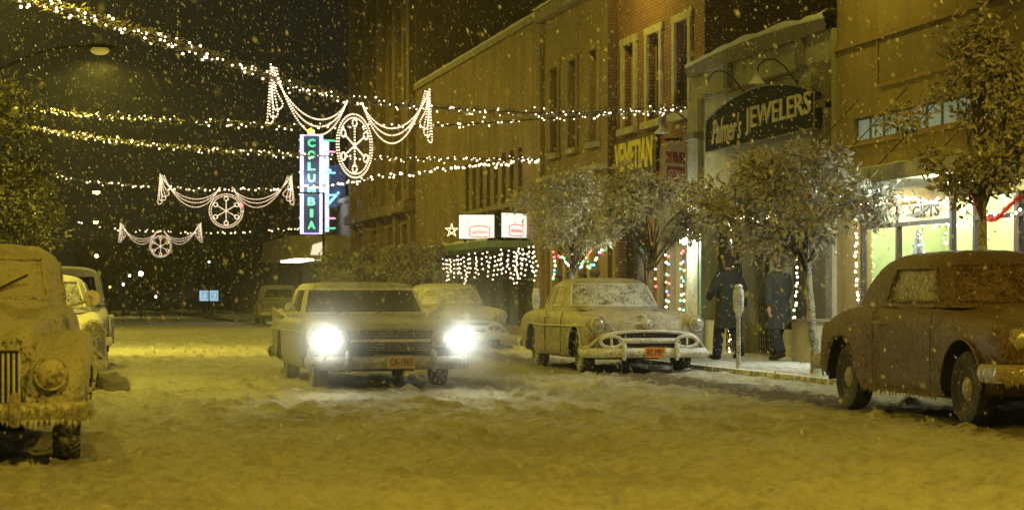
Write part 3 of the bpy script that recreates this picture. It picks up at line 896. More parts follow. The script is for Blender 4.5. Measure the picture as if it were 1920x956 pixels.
# ---------------------------------------------------------------- pale brick building
X4 = 12.5
P0, P1 = 48.2, 55.2
t = thing('brick_building', 'pale brick building with dark arched upper windows left of the red one', 'building', (X4, 52, 0))
m = MB(); WN = [(49.1, 49.9), (51.2, 52.0), (53.2, 54.0)]
ops = [(a, b, 4.9, 7.1) for a, b in WN] + [(48.9, 54.6, .5, 2.9)]
wall_open(m, X4, P0 + .005, P1, 0, 8.75, ops, .25); m.build('wall', M['brick_pale'], t)
m = MB(); shell(m, X4, P0 + .005, P1, 8.75, 24); m.build('side_wall', M['brick_s'], t)
for a, c in WN:
    window(t, X4, a, c, 4.9, 7.1, .2, M['glass'], M['tan'])
    b = MB()
    for q in ((a - .16, a, 4.9, 7.1), (c, c + .16, 4.9, 7.1), (a - .2, c + .2, 7.103, 7.27)): b.span((X4 - .05, q[0], q[2]), (X4 - .002, q[1], q[3]))
    b.build('window_surround', M['stucco_brown'], t)
    b = MB(); b.span((X4 - .12, a - .2, 4.76), (X4 - .003, c + .2, 4.897)); b.build('sill', M['stone'], t)
band(t, 'cornice', X4, P0 + .02, P1 - .02, 8.45, 8.75, .2, M['stone'])
snow_cap(t, X4 - .2, P0 + .05, P1 - .05, 8.752, .6, .12)
band(t, 'shop_cornice', X4, P0 + .02, P1 - .3, 4.2, 4.32, .25, M['cream'])
band(t, 'pier', X4, P1 - .32, P1 - .01, .15, 8.4, .12, M['stucco_brown'])
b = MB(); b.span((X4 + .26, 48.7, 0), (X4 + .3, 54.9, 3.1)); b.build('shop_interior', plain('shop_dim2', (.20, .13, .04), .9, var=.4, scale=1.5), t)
for yy in (49.0, 50.3, 51.6, 52.9, 54.3): band(t, 'window_post', X4 + .25, yy - .08, yy + .08, .5, 2.9, .2, M['tan'])
band(t, 'transom_bar', X4 + .2, 48.9, 54.6, 1.75, 1.83, .1, M['dark_wood'])

# ---------------------------------------------------------------- long brown building
Q0, Q1 = 55.2, 75.6
t = thing('stucco_building', 'long plain brown two storey building with a band of slit windows', 'building', (X4, 65, 0))
m = MB(); slits = []
y = 57.6
while y < 66: slits.append((y, y + .55, 3.9, 5.35)); y += 1.12
wall_open(m, X4, Q0 + .005, Q1, 0, 8.75, slits + [(56.2, 74.0, .4, 2.6)], .25); shell(m, X4, Q0 + .005, Q1, 8.75, 24)
m.build('wall', M['stucco_brown'], t)
for a, b_, c, d_ in slits: window(t, X4, a, b_, c, d_, .2, M['glass'], M['stucco_brown'], False, 0)
band(t, 'coping', X4, Q0 + .02, Q1 - .02, 8.6, 8.76, .08, M['stone'])
snow_cap(t, X4 - .06, Q0 + .05, Q1 - .05, 8.762, .5, .10)
band(t, 'sill', X4, 57.2, 66.2, 3.74, 3.86, .12, M['stone'])
band(t, 'downpipe', X4, Q0 + .05, Q0 + .15, .15, 8.5, .12, M['stucco_brown'])
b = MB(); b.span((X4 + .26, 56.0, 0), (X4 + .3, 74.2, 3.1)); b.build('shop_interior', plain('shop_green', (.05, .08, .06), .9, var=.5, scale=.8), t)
for yy in (56.2, 58.5, 60.6, 62.7, 65.0, 67.5, 70.0, 73.9): band(t, 'window_post', X4 + .25, yy - .1, yy + .1, .4, 2.6, .2, M['dark_wood'])
ca = MB(); ca.span((11.2, 56.0, 2.55), (X4 - .003, 67.5, 2.72)); ca.build('awning', M['green_trim'], t)
snow_cap(t, 11.25, 56.0, 67.5, 2.723, 1.2, .09)

# light boxes standing on the awning
def light_box(y, x, ang, label):
    s = thing('light_box_sign', label, 'sign', (x, y, 2.75), 0, 'white light box signs on the awning')
    right = Vector((math.cos(ang), math.sin(ang), 0)); c = Vector((x, y, 3.15)); nr = right.cross(Vector((0, 0, 1)))
    W2, H2 = .57, .33
    slab([(-W2 - .03, -H2 - .03), (W2 + .03, -H2 - .03), (W2 + .03, H2 + .03), (-W2 - .03, H2 + .03)], c, right, .24, -.12).build('housing', M['iron'], s)
    p = slab([(-W2, -H2), (W2, -H2), (W2, H2), (-W2, H2)], c, right, .01, .121).build('face_panel', emit('box_face', (.94, 1.0, .90), 1.0), s)
    red = emit('logo_red', (1, .16, .14), .7, 'NONE', (.8, .1, .1))
    b = MB(); q = lambda u, v: c + right * u + Vector((0, 0, v)) + nr * .136
    top = [q(-.29 + .58 * k / 12, -.03 + .055 * math.sin(math.pi * k / 12)) for k in range(13)]
    bot = [q(.25 - .50 * k / 12, -.27 - .015 * math.sin(math.pi * k / 12)) for k in range(13)]
    b.tube(top + [q(.26, -.12), q(.29, -.25)] + bot + [q(-.29, -.25), q(-.26, -.12)], .016, 5, closed=True)
    b.build('logo_border', red, s)
    b = MB()
    for k in range(7):
        u0 = -.2 + .06 * k; b.tube([q(u0, -.20), q(u0 + .02, -.10 + .02 * (k % 2)), q(u0 + .04, -.18), q(u0 + .06, -.14)], .010, 4)
    b.build('logo_script', red, s)
    b = MB()
    for u in (-.4, .4):
        pp = c + right * u; b.tube([(pp.x, pp.y, 2.72), (pp.x, pp.y, 2.80)], .03, 6)
    b.build('foot', M['iron'], s)
light_box(58.2, 11.42, R(-12), 'white light box sign with a red outlined logo, fully visible')
light_box(56.9, 12.08, R(35), 'white light box sign partly hidden behind the tree leaves')

# star of rope light
s = thing('light_star', 'small star of white lights on the awning left of the light boxes', 'decoration', W(847, 432, 60))
b = MB(); p = [W(847, 432, 60) + Vector((math.cos(R(90 + 144 * k)) * .19, 0, math.sin(R(90 + 144 * k)) * .19)) for k in range(5)]
b.tube(p, .016, 5, closed=True); b.build('light_rope', M['bulb_far'], s)
b = MB(); q_ = W(847, 432, 60); b.tube([(q_.x, q_.y, q_.z - .15), (q_.x + .1, q_.y + .02, 2.73)], .01, 4); b.build('stake', M['iron'], s)

# ---------------------------------------------------------------- tall corner building
T0, T1 = 75.6, 92.0
t = thing('tower_building', 'very tall dark building with stone pilasters and a ledge above its shop', 'building', (X4, 84, 0))
ops = []
for a in (76.6, 80.2, 84.6, 88.8):
    for f_ in range(5): ops.append((a, a + 1.7, 5.2 + 3.3 * f_, 7.6 + 3.3 * f_))
    ops.append((a, a + 2.2, 1.2, 3.9))
m = MB(); wall_open(m, X4, T0 + .005, T1, 0, 22, ops, .4); shell(m, X4, T0 + .005, T1, 22, 30)
m.build('wall', plain('tower_wall', (.32, .24, .13), .9, scale=.7), t)
for o_ in ops: window(t, X4, *o_, .35, M['glass'], M['tan'] if o_[2] < 3 else M['cream_dark'], True, 1 if o_[2] < 3 else 0)
for a in (75.65, 79.0, 83.0, 87.2, 91.3): band(t, 'pilaster', X4, a, a + .65, 4.7, 22, .25, M['stucco_brown'])
band(t, 'cornice', X4, T0 + .02, T1, 4.3, 4.68, .45, M['stucco_brown'])
for a in (75.65, 79.2, 83.4, 87.6, 91.3): band(t, 'pier', X4, a, a + .6, .15, 4.28, .2, M['stucco_brown'])

# ---------------------------------------------------------------- theatre
H0, H1 = 92.0, 112.0
t = thing('theatre_building', 'low pale theatre building carrying the tall neon sign', 'building', (X4, 100, 0))
m = MB(); wall_open(m, X4, H0 + .005, H1, 0, 5.6, [(95, 106, .15, 2.6)], .5); shell(m, X4, H0 + .005, H1, 5.6, 24)
m.build('wall', plain('theatre_wall', (.30, .27, .19), .9, scale=1), t)
band(t, 'coping', X4, H0 + .02, H1 - .1, 5.45, 5.62, .15, M['cream'])
b = MB(); b.span((X4 + .5, 94.5, 0), (X4 + .55, 106.5, 3)); b.build('lobby_wall', M['cream_dark'], t)
mq = MB(); mq.prism([(9.9, 93.5), (X4 - .003, 93.0), (X4 - .003, 107), (9.9, 106.5)], 2.9, 3.9, 'z'); mq = mq.build('marquee', M['tan'], t)
b = MB(); b.add([(10.75, 93.28, 3.05), (11.35, 93.16, 3.05), (11.35, 93.16, 3.65), (10.85, 93.26, 3.5)], [(0, 1, 2, 3)]); b.build('reader_board', emit('reader', (1, .9, .62), .9), mq)
for k in range(4):
    b = MB(); b.tube([(10.1, 94.2 + 1.8 * k, 2.86), (11.0, 94.2 + 1.8 * k, 2.86)], .05, 6); b.build('light_tube', emit('mq_tube', (1, .95, .7), 7), mq)
point_light('marquee_light', (11, 98, 2.5), 160, (.8, 1, .5), .3, parent=t)

# neon sign
NX, NY = 11.05, 95.5
s = thing('theatre_sign', 'tall vertical neon sign with green letters and a glowing violet border', 'neon sign', (NX, NY, 4.0))
z0_, z1_ = 4.05, 8.45
b = MB(); b.span((NX - .40, NY, z0_), (NX + .40, NY + .9, z1_)); b.build('sign_box', plain('sign_case', (.10, .16, .20), .4, var=.2), s)
vio = emit('neon_violet', (.62, .50, 1.0), 3.2)
b = MB(); xq, yq = .44, -.03
b.tube([(NX - xq, NY + yq, z0_), (NX + xq, NY + yq, z0_), (NX + xq, NY + yq, z1_), (NX - xq, NY + yq, z1_)], .075, 8, closed=True); b.build('neon_border', vio, s, smooth=True)
b = MB()
for k in range(2): b.span((NX + .405, NY + .15 + .4 * k, z0_ + .1), (NX + .45, NY + .40 + .4 * k, z1_ - .1))
b.span((NX + .50, NY + .55, z0_ + .1), (NX + .86, NY + .6, z1_ - .15))
b.build('side_glow_panel', emit('neon_pale', (.55, .72, .95), 1.1), s)
green = emit('neon_green', (.02, .75, .28), 1.7)
for i, ch in enumerate('COLUMBIA'):
    lettering(ch, 'neon_letter', green, s, (NX - .17 if ch != 'I' else NX - .07, NY - .01, 7.93 - i * .525), (1, 0, 0), (0, 0, 1), .34 if ch != 'I' else .14, .36, .04, .03)
for zz, c in ((8.25, 'g'), (7.75, 'p'), (6.8, 'c'), (5.8, 'c'), (4.75, 'p'), (4.3, 'g')):
    mm = {'g': green, 'p': emit('neon_pink', (1, .25, .5), 2.2), 'c': emit('neon_cyan', (.2, .75, 1), 2.2)}[c]
    b = MB(); b.tube([(NX - .56, NY + .05, zz), (NX - .50, NY + .05, zz)], .03, 6); b.build('neon_bar', mm, s)
    b = MB(); b.tube([(NX + .52, NY + .1, zz), (NX + 1.12, NY + .4, zz)], .035, 6); b.build('neon_bar', mm, s)
b = MB(); b.lathe([(.03, 0), (.15, .03), (.17, .16), (.1, .25), (0, .27)], (NX, NY + .2, z1_ + .05), n=12); b.build('finial', emit('neon_yellow_top', (1, .85, .02), 2.5), s, smooth=True)
b = MB(); b.lathe([(0, -.5), (.1, -.45), (.3, 0)], (NX, NY + .3, z0_), n=12); b.build('bottom_cone', plain('violet_paint', (.2, .14, .4), .4), s, smooth=True)
b = MB(); b.prism([(NX + .45, 7.05), (X4 + .2, 7.3), (X4 + .2, 5.5), (NX + 1.2, 5.25), (NX + .45, 5.3)], NY + .9, NY + 1.3, 'y'); b.build('blade', plain('blade_blue', (.10, .14, .26), .4), s)
cy_ = emit('neon_cyan2', (.15, .7, 1), 2.4)
b = MB(); b.tube([(NX + .9, NY + .85, 5.45), (X4 - .1, NY + .85, 5.95)], .055, 6); b.build('neon_bar', cy_, s)
b = MB(); b.tube([(NX + .8, NY + .85, 6.92), (NX + 1.0, NY + .85, 6.95)], .05, 6); b.build('neon_bar', cy_, s)
point_light('neon_light', (NX - .1, NY - .8, 6.3), 60, (.6, .6, 1.0), .4, parent=s)

# ---------------------------------------------------------------- far end
def far_building(y0, y1, x0, x1, h, mt, label, wins=True):
    t = thing('brick_building', label, 'building', ((x0 + x1) / 2, y0, 0))
    m = MB(); m.span((x0, y0, 0), (x1, y1, h)); m.build('wall', mt, t)
    b = MB(); b.span((x0 - .2, y0 - .2, h + .002), (x1 + .2, y1 + .1, h + .4)); b.build('cornice', M['brick_far'], t)
    if wins:
        n = max(2, int((x1 - x0) / 3))
        for k in range(n):
            for zz in (1.0, 4.2):
                if zz + 2 > h: continue
                x = x0 + (x1 - x0) * (k + .5) / n
                b = MB(); b.span((x - .6, y0 - .06, zz), (x + .6, y0 - .003, zz + 1.9)); f = b.build('window', M['cream_dark'], t)
                b = MB(); b.span((x - .5, y0 - .07, zz + .1), (x + .5, y0 - .063, zz + 1.8)); b.build('pane', M['glass'], f)
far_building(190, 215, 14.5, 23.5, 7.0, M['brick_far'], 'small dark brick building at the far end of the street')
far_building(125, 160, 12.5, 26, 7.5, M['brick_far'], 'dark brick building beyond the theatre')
s = thing('billboard_sign', 'small bluish lit sign on posts at the far end of the road', 'sign', W(393, 555, 150))
c = W(393, 554, 150)
b = MB(); b.span((c.x - .75, c.y, c.z - .42), (c.x + .65, c.y + .2, c.z + .40)); b.build('housing', M['iron'], s)
b = MB(); b.span((c.x - .70, c.y - .02, c.z - .37), (c.x + .60, c.y - .002, c.z + .35)); b.build('face_panel', emit('blue_face', (.45, .75, .95), .85), s)
b = MB()
for u in (-.5, .15):
    b.tube([(c.x + u, c.y - .03, c.z - .2), (c.x + u + .35, c.y - .03, c.z - .2), (c.x + u + .35, c.y - .03, c.z + .2), (c.x + u, c.y - .03, c.z + .2)], .025, 4, closed=True)
b.build('sign_marks', plain('sign_blue', (.03, .06, .2), .5), s)
b = MB(); b.tube([(c.x - .4, c.y + .1, -.1), (c.x - .4, c.y + .1, c.z - .4)], .06, 6); b.tube([(c.x + .3, c.y + .1, -.1), (c.x + .3, c.y + .1, c.z - .4)], .06, 6); b.build('post', M['iron'], s)
s = thing('traffic_light', 'traffic light glowing red beside the second wheel ornament', 'traffic light', (KX + .4, 84, 0))
c = W(452, 385, 84)
b = MB(); b.tube([(KX + .4, 84, 0), (KX + .4, 84, 5.3), (c.x, c.y, 5.35)], .06, 8); b.build('pole', M['iron'], s)
b = MB(); b.span((c.x - .13, c.y, c.z - .62), (c.x + .13, c.y + .2, c.z + .2)); b.tube([(c.x, c.y + .1, c.z + .2), (c.x, c.y + .1, 5.35)], .02, 6); b.build('housing', M['iron'], s)
b = MB(); b.ball((c.x, c.y - .02, c.z), (.09, .04, .09)); b.build('lens', emit('red_lens', (1, .02, .08), 6), s)
for k in (1, 2):
    b = MB(); b.ball((c.x, c.y - .005, c.z - .22 * k), (.08, .02, .08)); b.build('lens', M['glass'], s)
# left side: fronts out of the frame that close the street
far_building(140, 170, -30, -7, 6, M['brick_far'], 'dark building left of the far road', False)

# ================================================================== garlands over the road
def catmull(P, per):
    out = []
    P = [Vector(p) for p in P]
    Q = [P[0] * 2 - P[1]] + P + [P[-1] * 2 - P[-2]]
    for i in range(1, len(Q) - 2):
        a, b, c, d = Q[i - 1:i + 3]
        n = max(2, int((c - b).length / per))
        for k in range(n):
            u = k / n
            out.append(0.5 * ((2 * b) + (c - a) * u + (2 * a - 5 * b + 4 * c - d) * u * u + (3 * b - a - 3 * c + d) * u ** 3))
    out.append(P[-1])
    return out

def garland(label, P, mat_b, br, fluff=.075, dens=60, per_m=9, seed=1):
    rnd = random.Random(seed)
    pts = catmull(P, .12)
    t = thing('light_garland', label, 'garland', pts[0], 0, 'lighted garlands strung across the street')
    # root is at the first point; everything is built in world coordinates
    b = MB(); b.tube(pts, .012, 5); b.build('cable', M['cable'], t)
    b = MB(); L = 0
    bulbs = []
    for i in range(len(pts) - 1):
        a, c = pts[i], pts[i + 1]; seg = (c - a).length; L += seg
        for k in range(int(dens * seg + rnd.random())):
            p = a.lerp(c, rnd.random()) + Vector((rnd.gauss(0, 1), rnd.gauss(0, 1), rnd.gauss(0, 1))) * fluff * .45
            u = Vector((rnd.gauss(0, 1), rnd.gauss(0, 1), rnd.gauss(0, 1))).normalized(); v = u.orthogonal().normalized()
            s = rnd.uniform(.02, .055)
            b.add([p - u * s, p + v * s * .35, p + u * s, p - v * s * .35], [(0, 1, 2, 3)])
        n = int(per_m * seg + rnd.random())
        for k in range(n):
            if noise.noise(Vector((L * 1.1, seed, 0))) < -.28 and rnd.random() < .7: continue
            p = a.lerp(c, rnd.random()) + Vector((rnd.gauss(0, 1), rnd.gauss(0, 1), rnd.gauss(0, 1) - .2)) * fluff * .5
            bulbs.append(p)
    b.build('greenery', M['tinsel'], t)
    bulbs.sort(key=lambda p: (p - cam.location).length)
    for p in bulbs[:100]:
        q = MB(); q.ball(p, br * rnd.uniform(.75, 1.25), seg=6, rings=4); q.build('bulb', mat_b, t)
    if len(bulbs) > 100:
        q = MB()
        for p in bulbs[100:]: q.bead(p, br * rnd.uniform(.8, 1.2))
        o = q.build('bulb', mat_b, t); o['kind'] = 'stuff'
    return t

R1 = W(1290, 200, 43.0); R2 = W(1012, 297, 56.2)
L0 = W(-40, -30, 25.5)
garland('nearest garland, dipping from the upper left corner to the red brick building', [L0, W(75, 2, 28), W(300, 72, 31.5), W(505, 143, 35.4), W(655, 185, 38), W(815, 202, 40.2), W(1050, 212, 42), R1], M['bulb'], .018, .11, 150, 11, 1)
garland('garland running level from the left tree to the red brick building', [W(-60, 200, 45.5), W(40, 205, 45.2), W(300, 225, 44.6), W(560, 235, 44.1), W(800, 236, 43.8), W(1050, 221, 43.3), R1 + Vector((0, .1, -.02))], M['bulb'], .017, .085, 70, 10, 2)
garland('garland sloping from the left tree to the pale brick corner', [W(-60, 222, 47.5), W(40, 236, 47.5), W(250, 268, 49), W(560, 291, 51.5), W(800, 298, 54), R2], M['bulb'], .018, .085, 70, 10, 3)
garland('garland carrying the middle wheel ornament, ending at the pale brick corner', [W(90, 325, 73), W(160, 339, 72.6), W(300, 351, 72.2), W(430, 356, 71.8), W(575, 350, 69), W(690, 336, 65), W(850, 316, 60.5), R2 + Vector((0, .1, -.03))], M['bulb'], .030, .07, 30, 6, 4)
garland('farthest garland, carrying the smallest wheel ornament', [W(60, 400, 112), W(100, 409, 112), W(230, 431, 113), W(300, 434, 114), W(400, 437, 115), W(570, 429, 116), W(640, 420, 116.5)], M['bulb_far'], .034, .06, 14, 3.5, 5)

# swag and wheel ornaments
def ornament(label, C0, right, S, SX, mat_r, beads=True, group='swag and wheel ornaments hanging from the garlands'):
    """C0: top centre on the garland, right: unit vector along the ornament, S: scale"""
    t = thing('swag_ornament', label, 'ornament', C0, 0, group)
    right = Vector(right).normalized(); up = Vector((0, 0, 1)); fw = right.cross(up)
    P = lambda u, v, w=0: C0 + right * u * S + up * v * S + fw * w
    PS = lambda u, v, w=0: C0 + right * u * SX + up * v * S + fw * w
    wire = M['cable']
    def rope(name, pts, r=.016, step=.052, par=t):
        pts = [Vector(p) for p in pts]
        b = MB(); b.tube(pts, r * .45, 4, m=M['tinsel'])
        # beads along
        acc = 0
        for i in range(len(pts) - 1):
            a, c = pts[i], pts[i + 1]; L = (c - a).length
            while acc < L:
                b.ball(a.lerp(c, acc / L), r, m=mat_r, seg=6, rings=3); acc += step
            acc -= L
        return b.build(name, None, par)
    for s in (-1, 1):
        for k, dip in enumerate((.62, .76, .92)):
            pts = []
            for i in range(25):
                u = i / 24; x = 2.18 - .06 * k - u * (2.0 - .06 * k - .02 * k)
                sag = (dip) * (4 * u * (1 - u)) ** .85
                base = .42 * (1 - u) + .02 * u
                pts.append(PS(s * x, base - sag))
            rope('light_rope', pts)
        for (xo, xi, lo, li) in ((2.28, 2.14, -.56, -.52), (2.22, 2.02, -.44, -.40), (2.13, 1.90, -.30, -.22)):       # tassel loops
            pts = [PS(s * 2.2, .47), PS(s * (2.2 * .6 + xo * .4), .05), PS(s * xo, lo), PS(s * (xo + xi) / 2, lo - .03), PS(s * xi, li), PS(s * (2.2 * .55 + xi * .45), .02), PS(s * 2.18, .44)]
            rope('light_rope', catmull(pts, .05))
        b = MB(); b.tube([PS(s * 1.15, -.1), PS(s * 1.15, -.68)], .007, 4); b.build('frame_wire', wire, t)
    # wheel
    cz = -.84; rr = .61
    wh = None
    b_pts = [P(rr * math.cos(a), cz + rr * math.sin(a)) for a in [2 * math.pi * i / 48 for i in range(49)]]
    wh = rope('wheel_ring', b_pts, .017)
    b_pts = [P((rr - .07) * math.cos(a), cz + (rr - .07) * math.sin(a)) for a in [2 * math.pi * i / 44 for i in range(45)]]
    rope('light_rope', b_pts, .016, par=wh)
    for k in range(6):
        a = R(90 + 60 * k); c, s_ = math.cos(a), math.sin(a)
        rope('spoke', [P(0, cz), P(.40 * c, cz + .40 * s_)], .018, .05, wh)
        cx, cy2 = .44 * c, cz + .44 * s_
        rope('spoke_tip', [P(cx + .075 * math.cos(q), cy2 + .075 * math.sin(q)) for q in [2 * math.pi * i / 10 for i in range(11)]], .017, .045, wh)
    b = MB(); b.tube([P(0, .02), P(0, cz + rr)], .008, 4); b.build('hanger_wire', wire, t)
    return t

fwd = Vector((math.sin(YAW), math.cos(YAW), 0)); lat = Vector((math.cos(YAW), -math.sin(YAW), 0))
ornament('nearest and largest swag with a wheel, seen at an angle', W(665, 192, 37.8) , lat * math.cos(R(60)) + fwd * math.sin(R(60)), .92, 1.13, M['rope'])
ornament('middle swag with a wheel, left of the neon sign', W(424, 352, 72), lat + fwd * .1, .93, 1.0, M['rope'])
ornament('smallest and farthest swag with a wheel', W(301, 434, 114), lat, .95, .98, M['rope'])

# ---------------------------------------------------------------- icicle lights under the awning
t = thing('icicle_lights', 'curtain of hanging white lights under the dark shop awning', 'string lights', (11.15, 62, 2.7))
rnd = random.Random(4)
for k in range(40):
    px = 828 + 172 * k / 39 + rnd.uniform(-2, 2); y = YF(px, 11.15)
    if 893 < px < 903 or 918 < px < 924 or 944 < px < 950: continue
    L = rnd.uniform(.5, .95) * (1.0 if 860 < px < 905 or px > 950 else .8); n = int(L * 9)
    b = MB(); z = 2.56 - rnd.uniform(0, .2); pts = [Vector((11.17, y, z))]
    for i in range(n): pts.append(pts[-1] + Vector((0, rnd.uniform(-.18, .18), -L / n)))
    b.tube(pts, .004, 4, m=M['cable'])
    for p in pts[1:]:
        b.ball(p, .021, m=M['bulb'], seg=6, rings=4)
    b.build('light_strand', None, t)

def light_line(label, P, cols, step, br=.03, group='string lights in the shop windows', sc=1.0, jit=.03, seed=0):
    rnd = random.Random(seed or len(label))
    pts = catmull(P, .1)
    t = thing('string_lights', label, 'string lights', pts[0], 0, group)
    b = MB(); b.tube(pts, .006, 4); b.build('wire', M['cable'], t)
    acc = step * .5; i = 0; k = 0
    for i in range(len(pts) - 1):
        a, c = pts[i], pts[i + 1]; L = (c - a).length
        while acc < L:
            p = a.lerp(c, acc / L) + Vector((0, rnd.gauss(0, jit), rnd.gauss(0, jit)))
            b = MB(); b.ball(p, br, seg=8, rings=5); b.build('bulb', M['bulb_' + cols[rnd.randrange(len(cols))]], t, smooth=True)
            acc += step * rnd.uniform(.75, 1.25)
        acc -= L
MC = ['red', 'green', 'blue', 'white', 'orange', 'red', 'green', 'white']
def WX(px, py, X):
    y = YF(px, X); d = X * math.sin(YAW) + y * math.cos(YAW)
    return Vector((X, y, CAMH + (557 - py) / F * d))
for i, (px, y0, y1) in enumerate(((1228, 478, 540), (1251, 472, 590), (1279, 465, 590))):
    for j, dx in enumerate((-2.5, 2.5) if i else (0,)):
        light_line(('leftmost', 'middle', 'rightmost')[i] + ' ' + ('left' if j == 0 else 'right') + ' hanging line of coloured lights in the red brick shop window', [WX(px + dx, y0, 12.66), WX(px + dx + 1, (y0 + y1) / 2, 12.66), WX(px + dx, y1, 12.66)], MC, .20, .026, 'coloured lights in the brick shop windows', seed=11 + i * 3 + j)
light_line('coloured lights down the left edge of the pale brick shop window', [WX(1037, 472, 12.46), WX(1040, 500, 12.46), WX(1036, 532, 12.46)], MC, .10, .03, 'coloured lights in the brick shop windows', seed=3)
light_line('coloured lights dipping across the pale brick shop window', [WX(1046, 476, 12.46), WX(1065, 495, 12.46), WX(1082, 499, 12.46), WX(1100, 478, 12.46), WX(1108, 470, 12.46)], MC, .15, .03, 'coloured lights in the brick shop windows', seed=5)
light_line('coloured lights at the right of the pale brick shop window', [WX(1087, 512, 12.46), WX(1098, 482, 12.46), WX(1106, 500, 12.46), WX(1130, 467, 12.46), WX(1135, 478, 12.46)], MC, .2, .03, 'coloured lights in the brick shop windows', seed=8)
XW = 12.3
light_line('white lights down the left edge of the jewelers door', [WX(1369, 414, XW), WX(1370, 450, XW), WX(1371, 520, XW), WX(1369, 660, XW)], ['white'], .085, .02, seed=2)
light_line('white lights across the top of the jewelers door', [WX(1369, 412, XW), WX(1430, 410, XW), WX(1500, 401, XW)], ['white'], .14, .02, seed=2)
light_line('white lights down the right edge of the jewelers door', [WX(1494, 470, XW), WX(1494, 560, XW), WX(1486, 620, XW), WX(1498, 665, XW)], ['white'], .09, .022, seed=6)
light_line('white lights down the left edge of the gift shop window', [WX(1606, 395, 12.44), WX(1606, 500, 12.44), WX(1607, 575, 12.44)], ['white'], .085, .022, seed=6)
light_line('white lights along the top of the gift shop window', [WX(1606, 386, 12.44), WX(1640, 382, 12.44), WX(1680, 372, 12.44), WX(1720, 376, 12.44), WX(1775, 378, 12.44)], ['white'], .085, .024, seed=7)
light_line('white lights hanging in the gift shop entry', [WX(1778, 378, 12.9), WX(1776, 420, 12.9), WX(1772, 450, 12.9), WX(1790, 470, 12.9)], ['white'], .10, .020, seed=8)
light_line('white lights level across the gift shop entry', [WX(1745, 425, 12.95), WX(1790, 424, 12.95), WX(1840, 420, 12.95)], ['white'], .10, .020, seed=9)
light_line('white lights over the shop door at the right edge', [WX(1835, 412, 12.46), WX(1870, 404, 12.46), WX(1915, 400, 12.46)], ['white'], .12, .022, seed=9)
light_line('white lights climbing diagonally in the gift window', [WX(1723, 450, 12.9), WX(1732, 425, 12.9), WX(1742, 403, 12.9)], ['white'], .06, .018, seed=9)

def tinsel_swag(label, P, mt, r=.06):
    rnd = random.Random(len(label)); pts = catmull(P, .04)
    t = thing('tinsel_garland', label, 'tinsel', pts[0], 0, 'tinsel swags on the gift shop front')
    b = MB(); b.tube(pts, .02, 5)
    for p in pts:
        for k in range(34):
            u = Vector((rnd.gauss(0, 1), rnd.gauss(0, 1), rnd.gauss(0, 1))).normalized(); v = u.orthogonal().normalized() * .006
            b.add([p - v, p + v, p + u * r * rnd.uniform(.6, 1.1)], [(0, 1, 2)])
    b.build('tinsel_strands', mt, t)
tinsel_swag('red tinsel swag at the left of the gift shop window', [WX(1606, 388, 12.42), WX(1630, 416, 12.42), WX(1655, 412, 12.42), WX(1676, 374, 12.42)], M['red_tinsel'], .085)
tinsel_swag('silver tinsel swag over the GIFTS lettering', [WX(1680, 374, 12.42), WX(1696, 400, 12.42), WX(1720, 403, 12.42), WX(1742, 388, 12.42)], M['silver_tinsel'], .05)
tinsel_swag('red tinsel swag over the shop door at the right', [WX(1821, 362, 12.42), WX(1838, 395, 12.42), WX(1862, 412, 12.42), WX(1893, 386, 12.42), WX(1912, 368, 12.42)], M['red_tinsel'], .085)

def xmas_tree(label, base, h, r, mt, light=None, n=900):
    rnd = random.Random(int(h * 100)); t = thing('christmas_tree', label, 'christmas tree', base)
    b = MB(); b.tube([base, base + Vector((0, 0, h * .9))], [.03, .01], 6); b.lathe([(.12, 0), (.12, .02), (.03, .03)], base, n=10); b.build('stem', M['dark_wood'], t)
    b = MB()
    for k in range(n):
        z = rnd.random() ** 1.4; rr = r * (1 - z) * rnd.uniform(.5, 1) * (1 - .25 * ((z * 6) % 1)); a = rnd.uniform(0, 6.283)
        p = base + Vector((rr * math.cos(a), rr * math.sin(a), h * (.12 + .86 * z)))
        u = Vector((math.cos(a), math.sin(a), -.3 + rnd.gauss(0, .3))).normalized() * .06; v = u.orthogonal().normalized() * .012
        b.add([p - u, p + v, p + u, p - v], [(0, 1, 2, 3)])
    b.build('foliage', mt, t)
    if light:
        for k in range(26):
            z = k / 26; a = k * 2.2; p = base + Vector((r * (1 - z) * math.cos(a), r * (1 - z) * math.sin(a), h * (.12 + .86 * z)))
            b = MB(); b.ball(p, .016, seg=6, rings=4); b.build('bulb', light, t)
wt = plain('white_tinsel', (.85, .87, .95), .5, var=.1)
q = WX(1722, 490, 12.95); xmas_tree('white tinsel christmas tree in the gift window', Vector((q.x, q.y, .56)), 1.70, .42, wt, emit('cool_bulb', (.85, .92, 1), 6, 'NONE'), 2400)
q = WX(1652, 560, 12.9); xmas_tree('small pink lit christmas tree low in the gift window', Vector((q.x, q.y, .56)), .95, .22, plain('pink_tinsel', (.4, .2, .15), .5), M['bulb_white'], 400)

# ================================================================== cars
def cr(a, b, c, d, u):
    return 0.5 * ((2 * b) + (c - a) * u + (2 * a - 5 * b + 4 * c - d) * u * u + (3 * b - a - 3 * c + d) * u ** 3)

def interp_rows(keys, per):
    """keys: list of (t, [(x,z)...]); catmull over t"""
    out = []
    n = len(keys)
    for i in range(n - 1):
        k0, k1, k2, k3 = keys[max(0, i - 1)], keys[i], keys[i + 1], keys[min(n - 1, i + 2)]
        m = max(1, int(abs(k2[0] - k1[0]) / per))
        for j in range(m):
            u = j / m
            t = k1[0] + (k2[0] - k1[0]) * u
            out.append((t, [tuple(cr(k0[1][q][e], k1[1][q][e], k2[1][q][e], k3[1][q][e], u) for e in range(len(k1[1][q]))) for q in range(len(k1[1]))]))
    out.append(keys[-1])
    return out

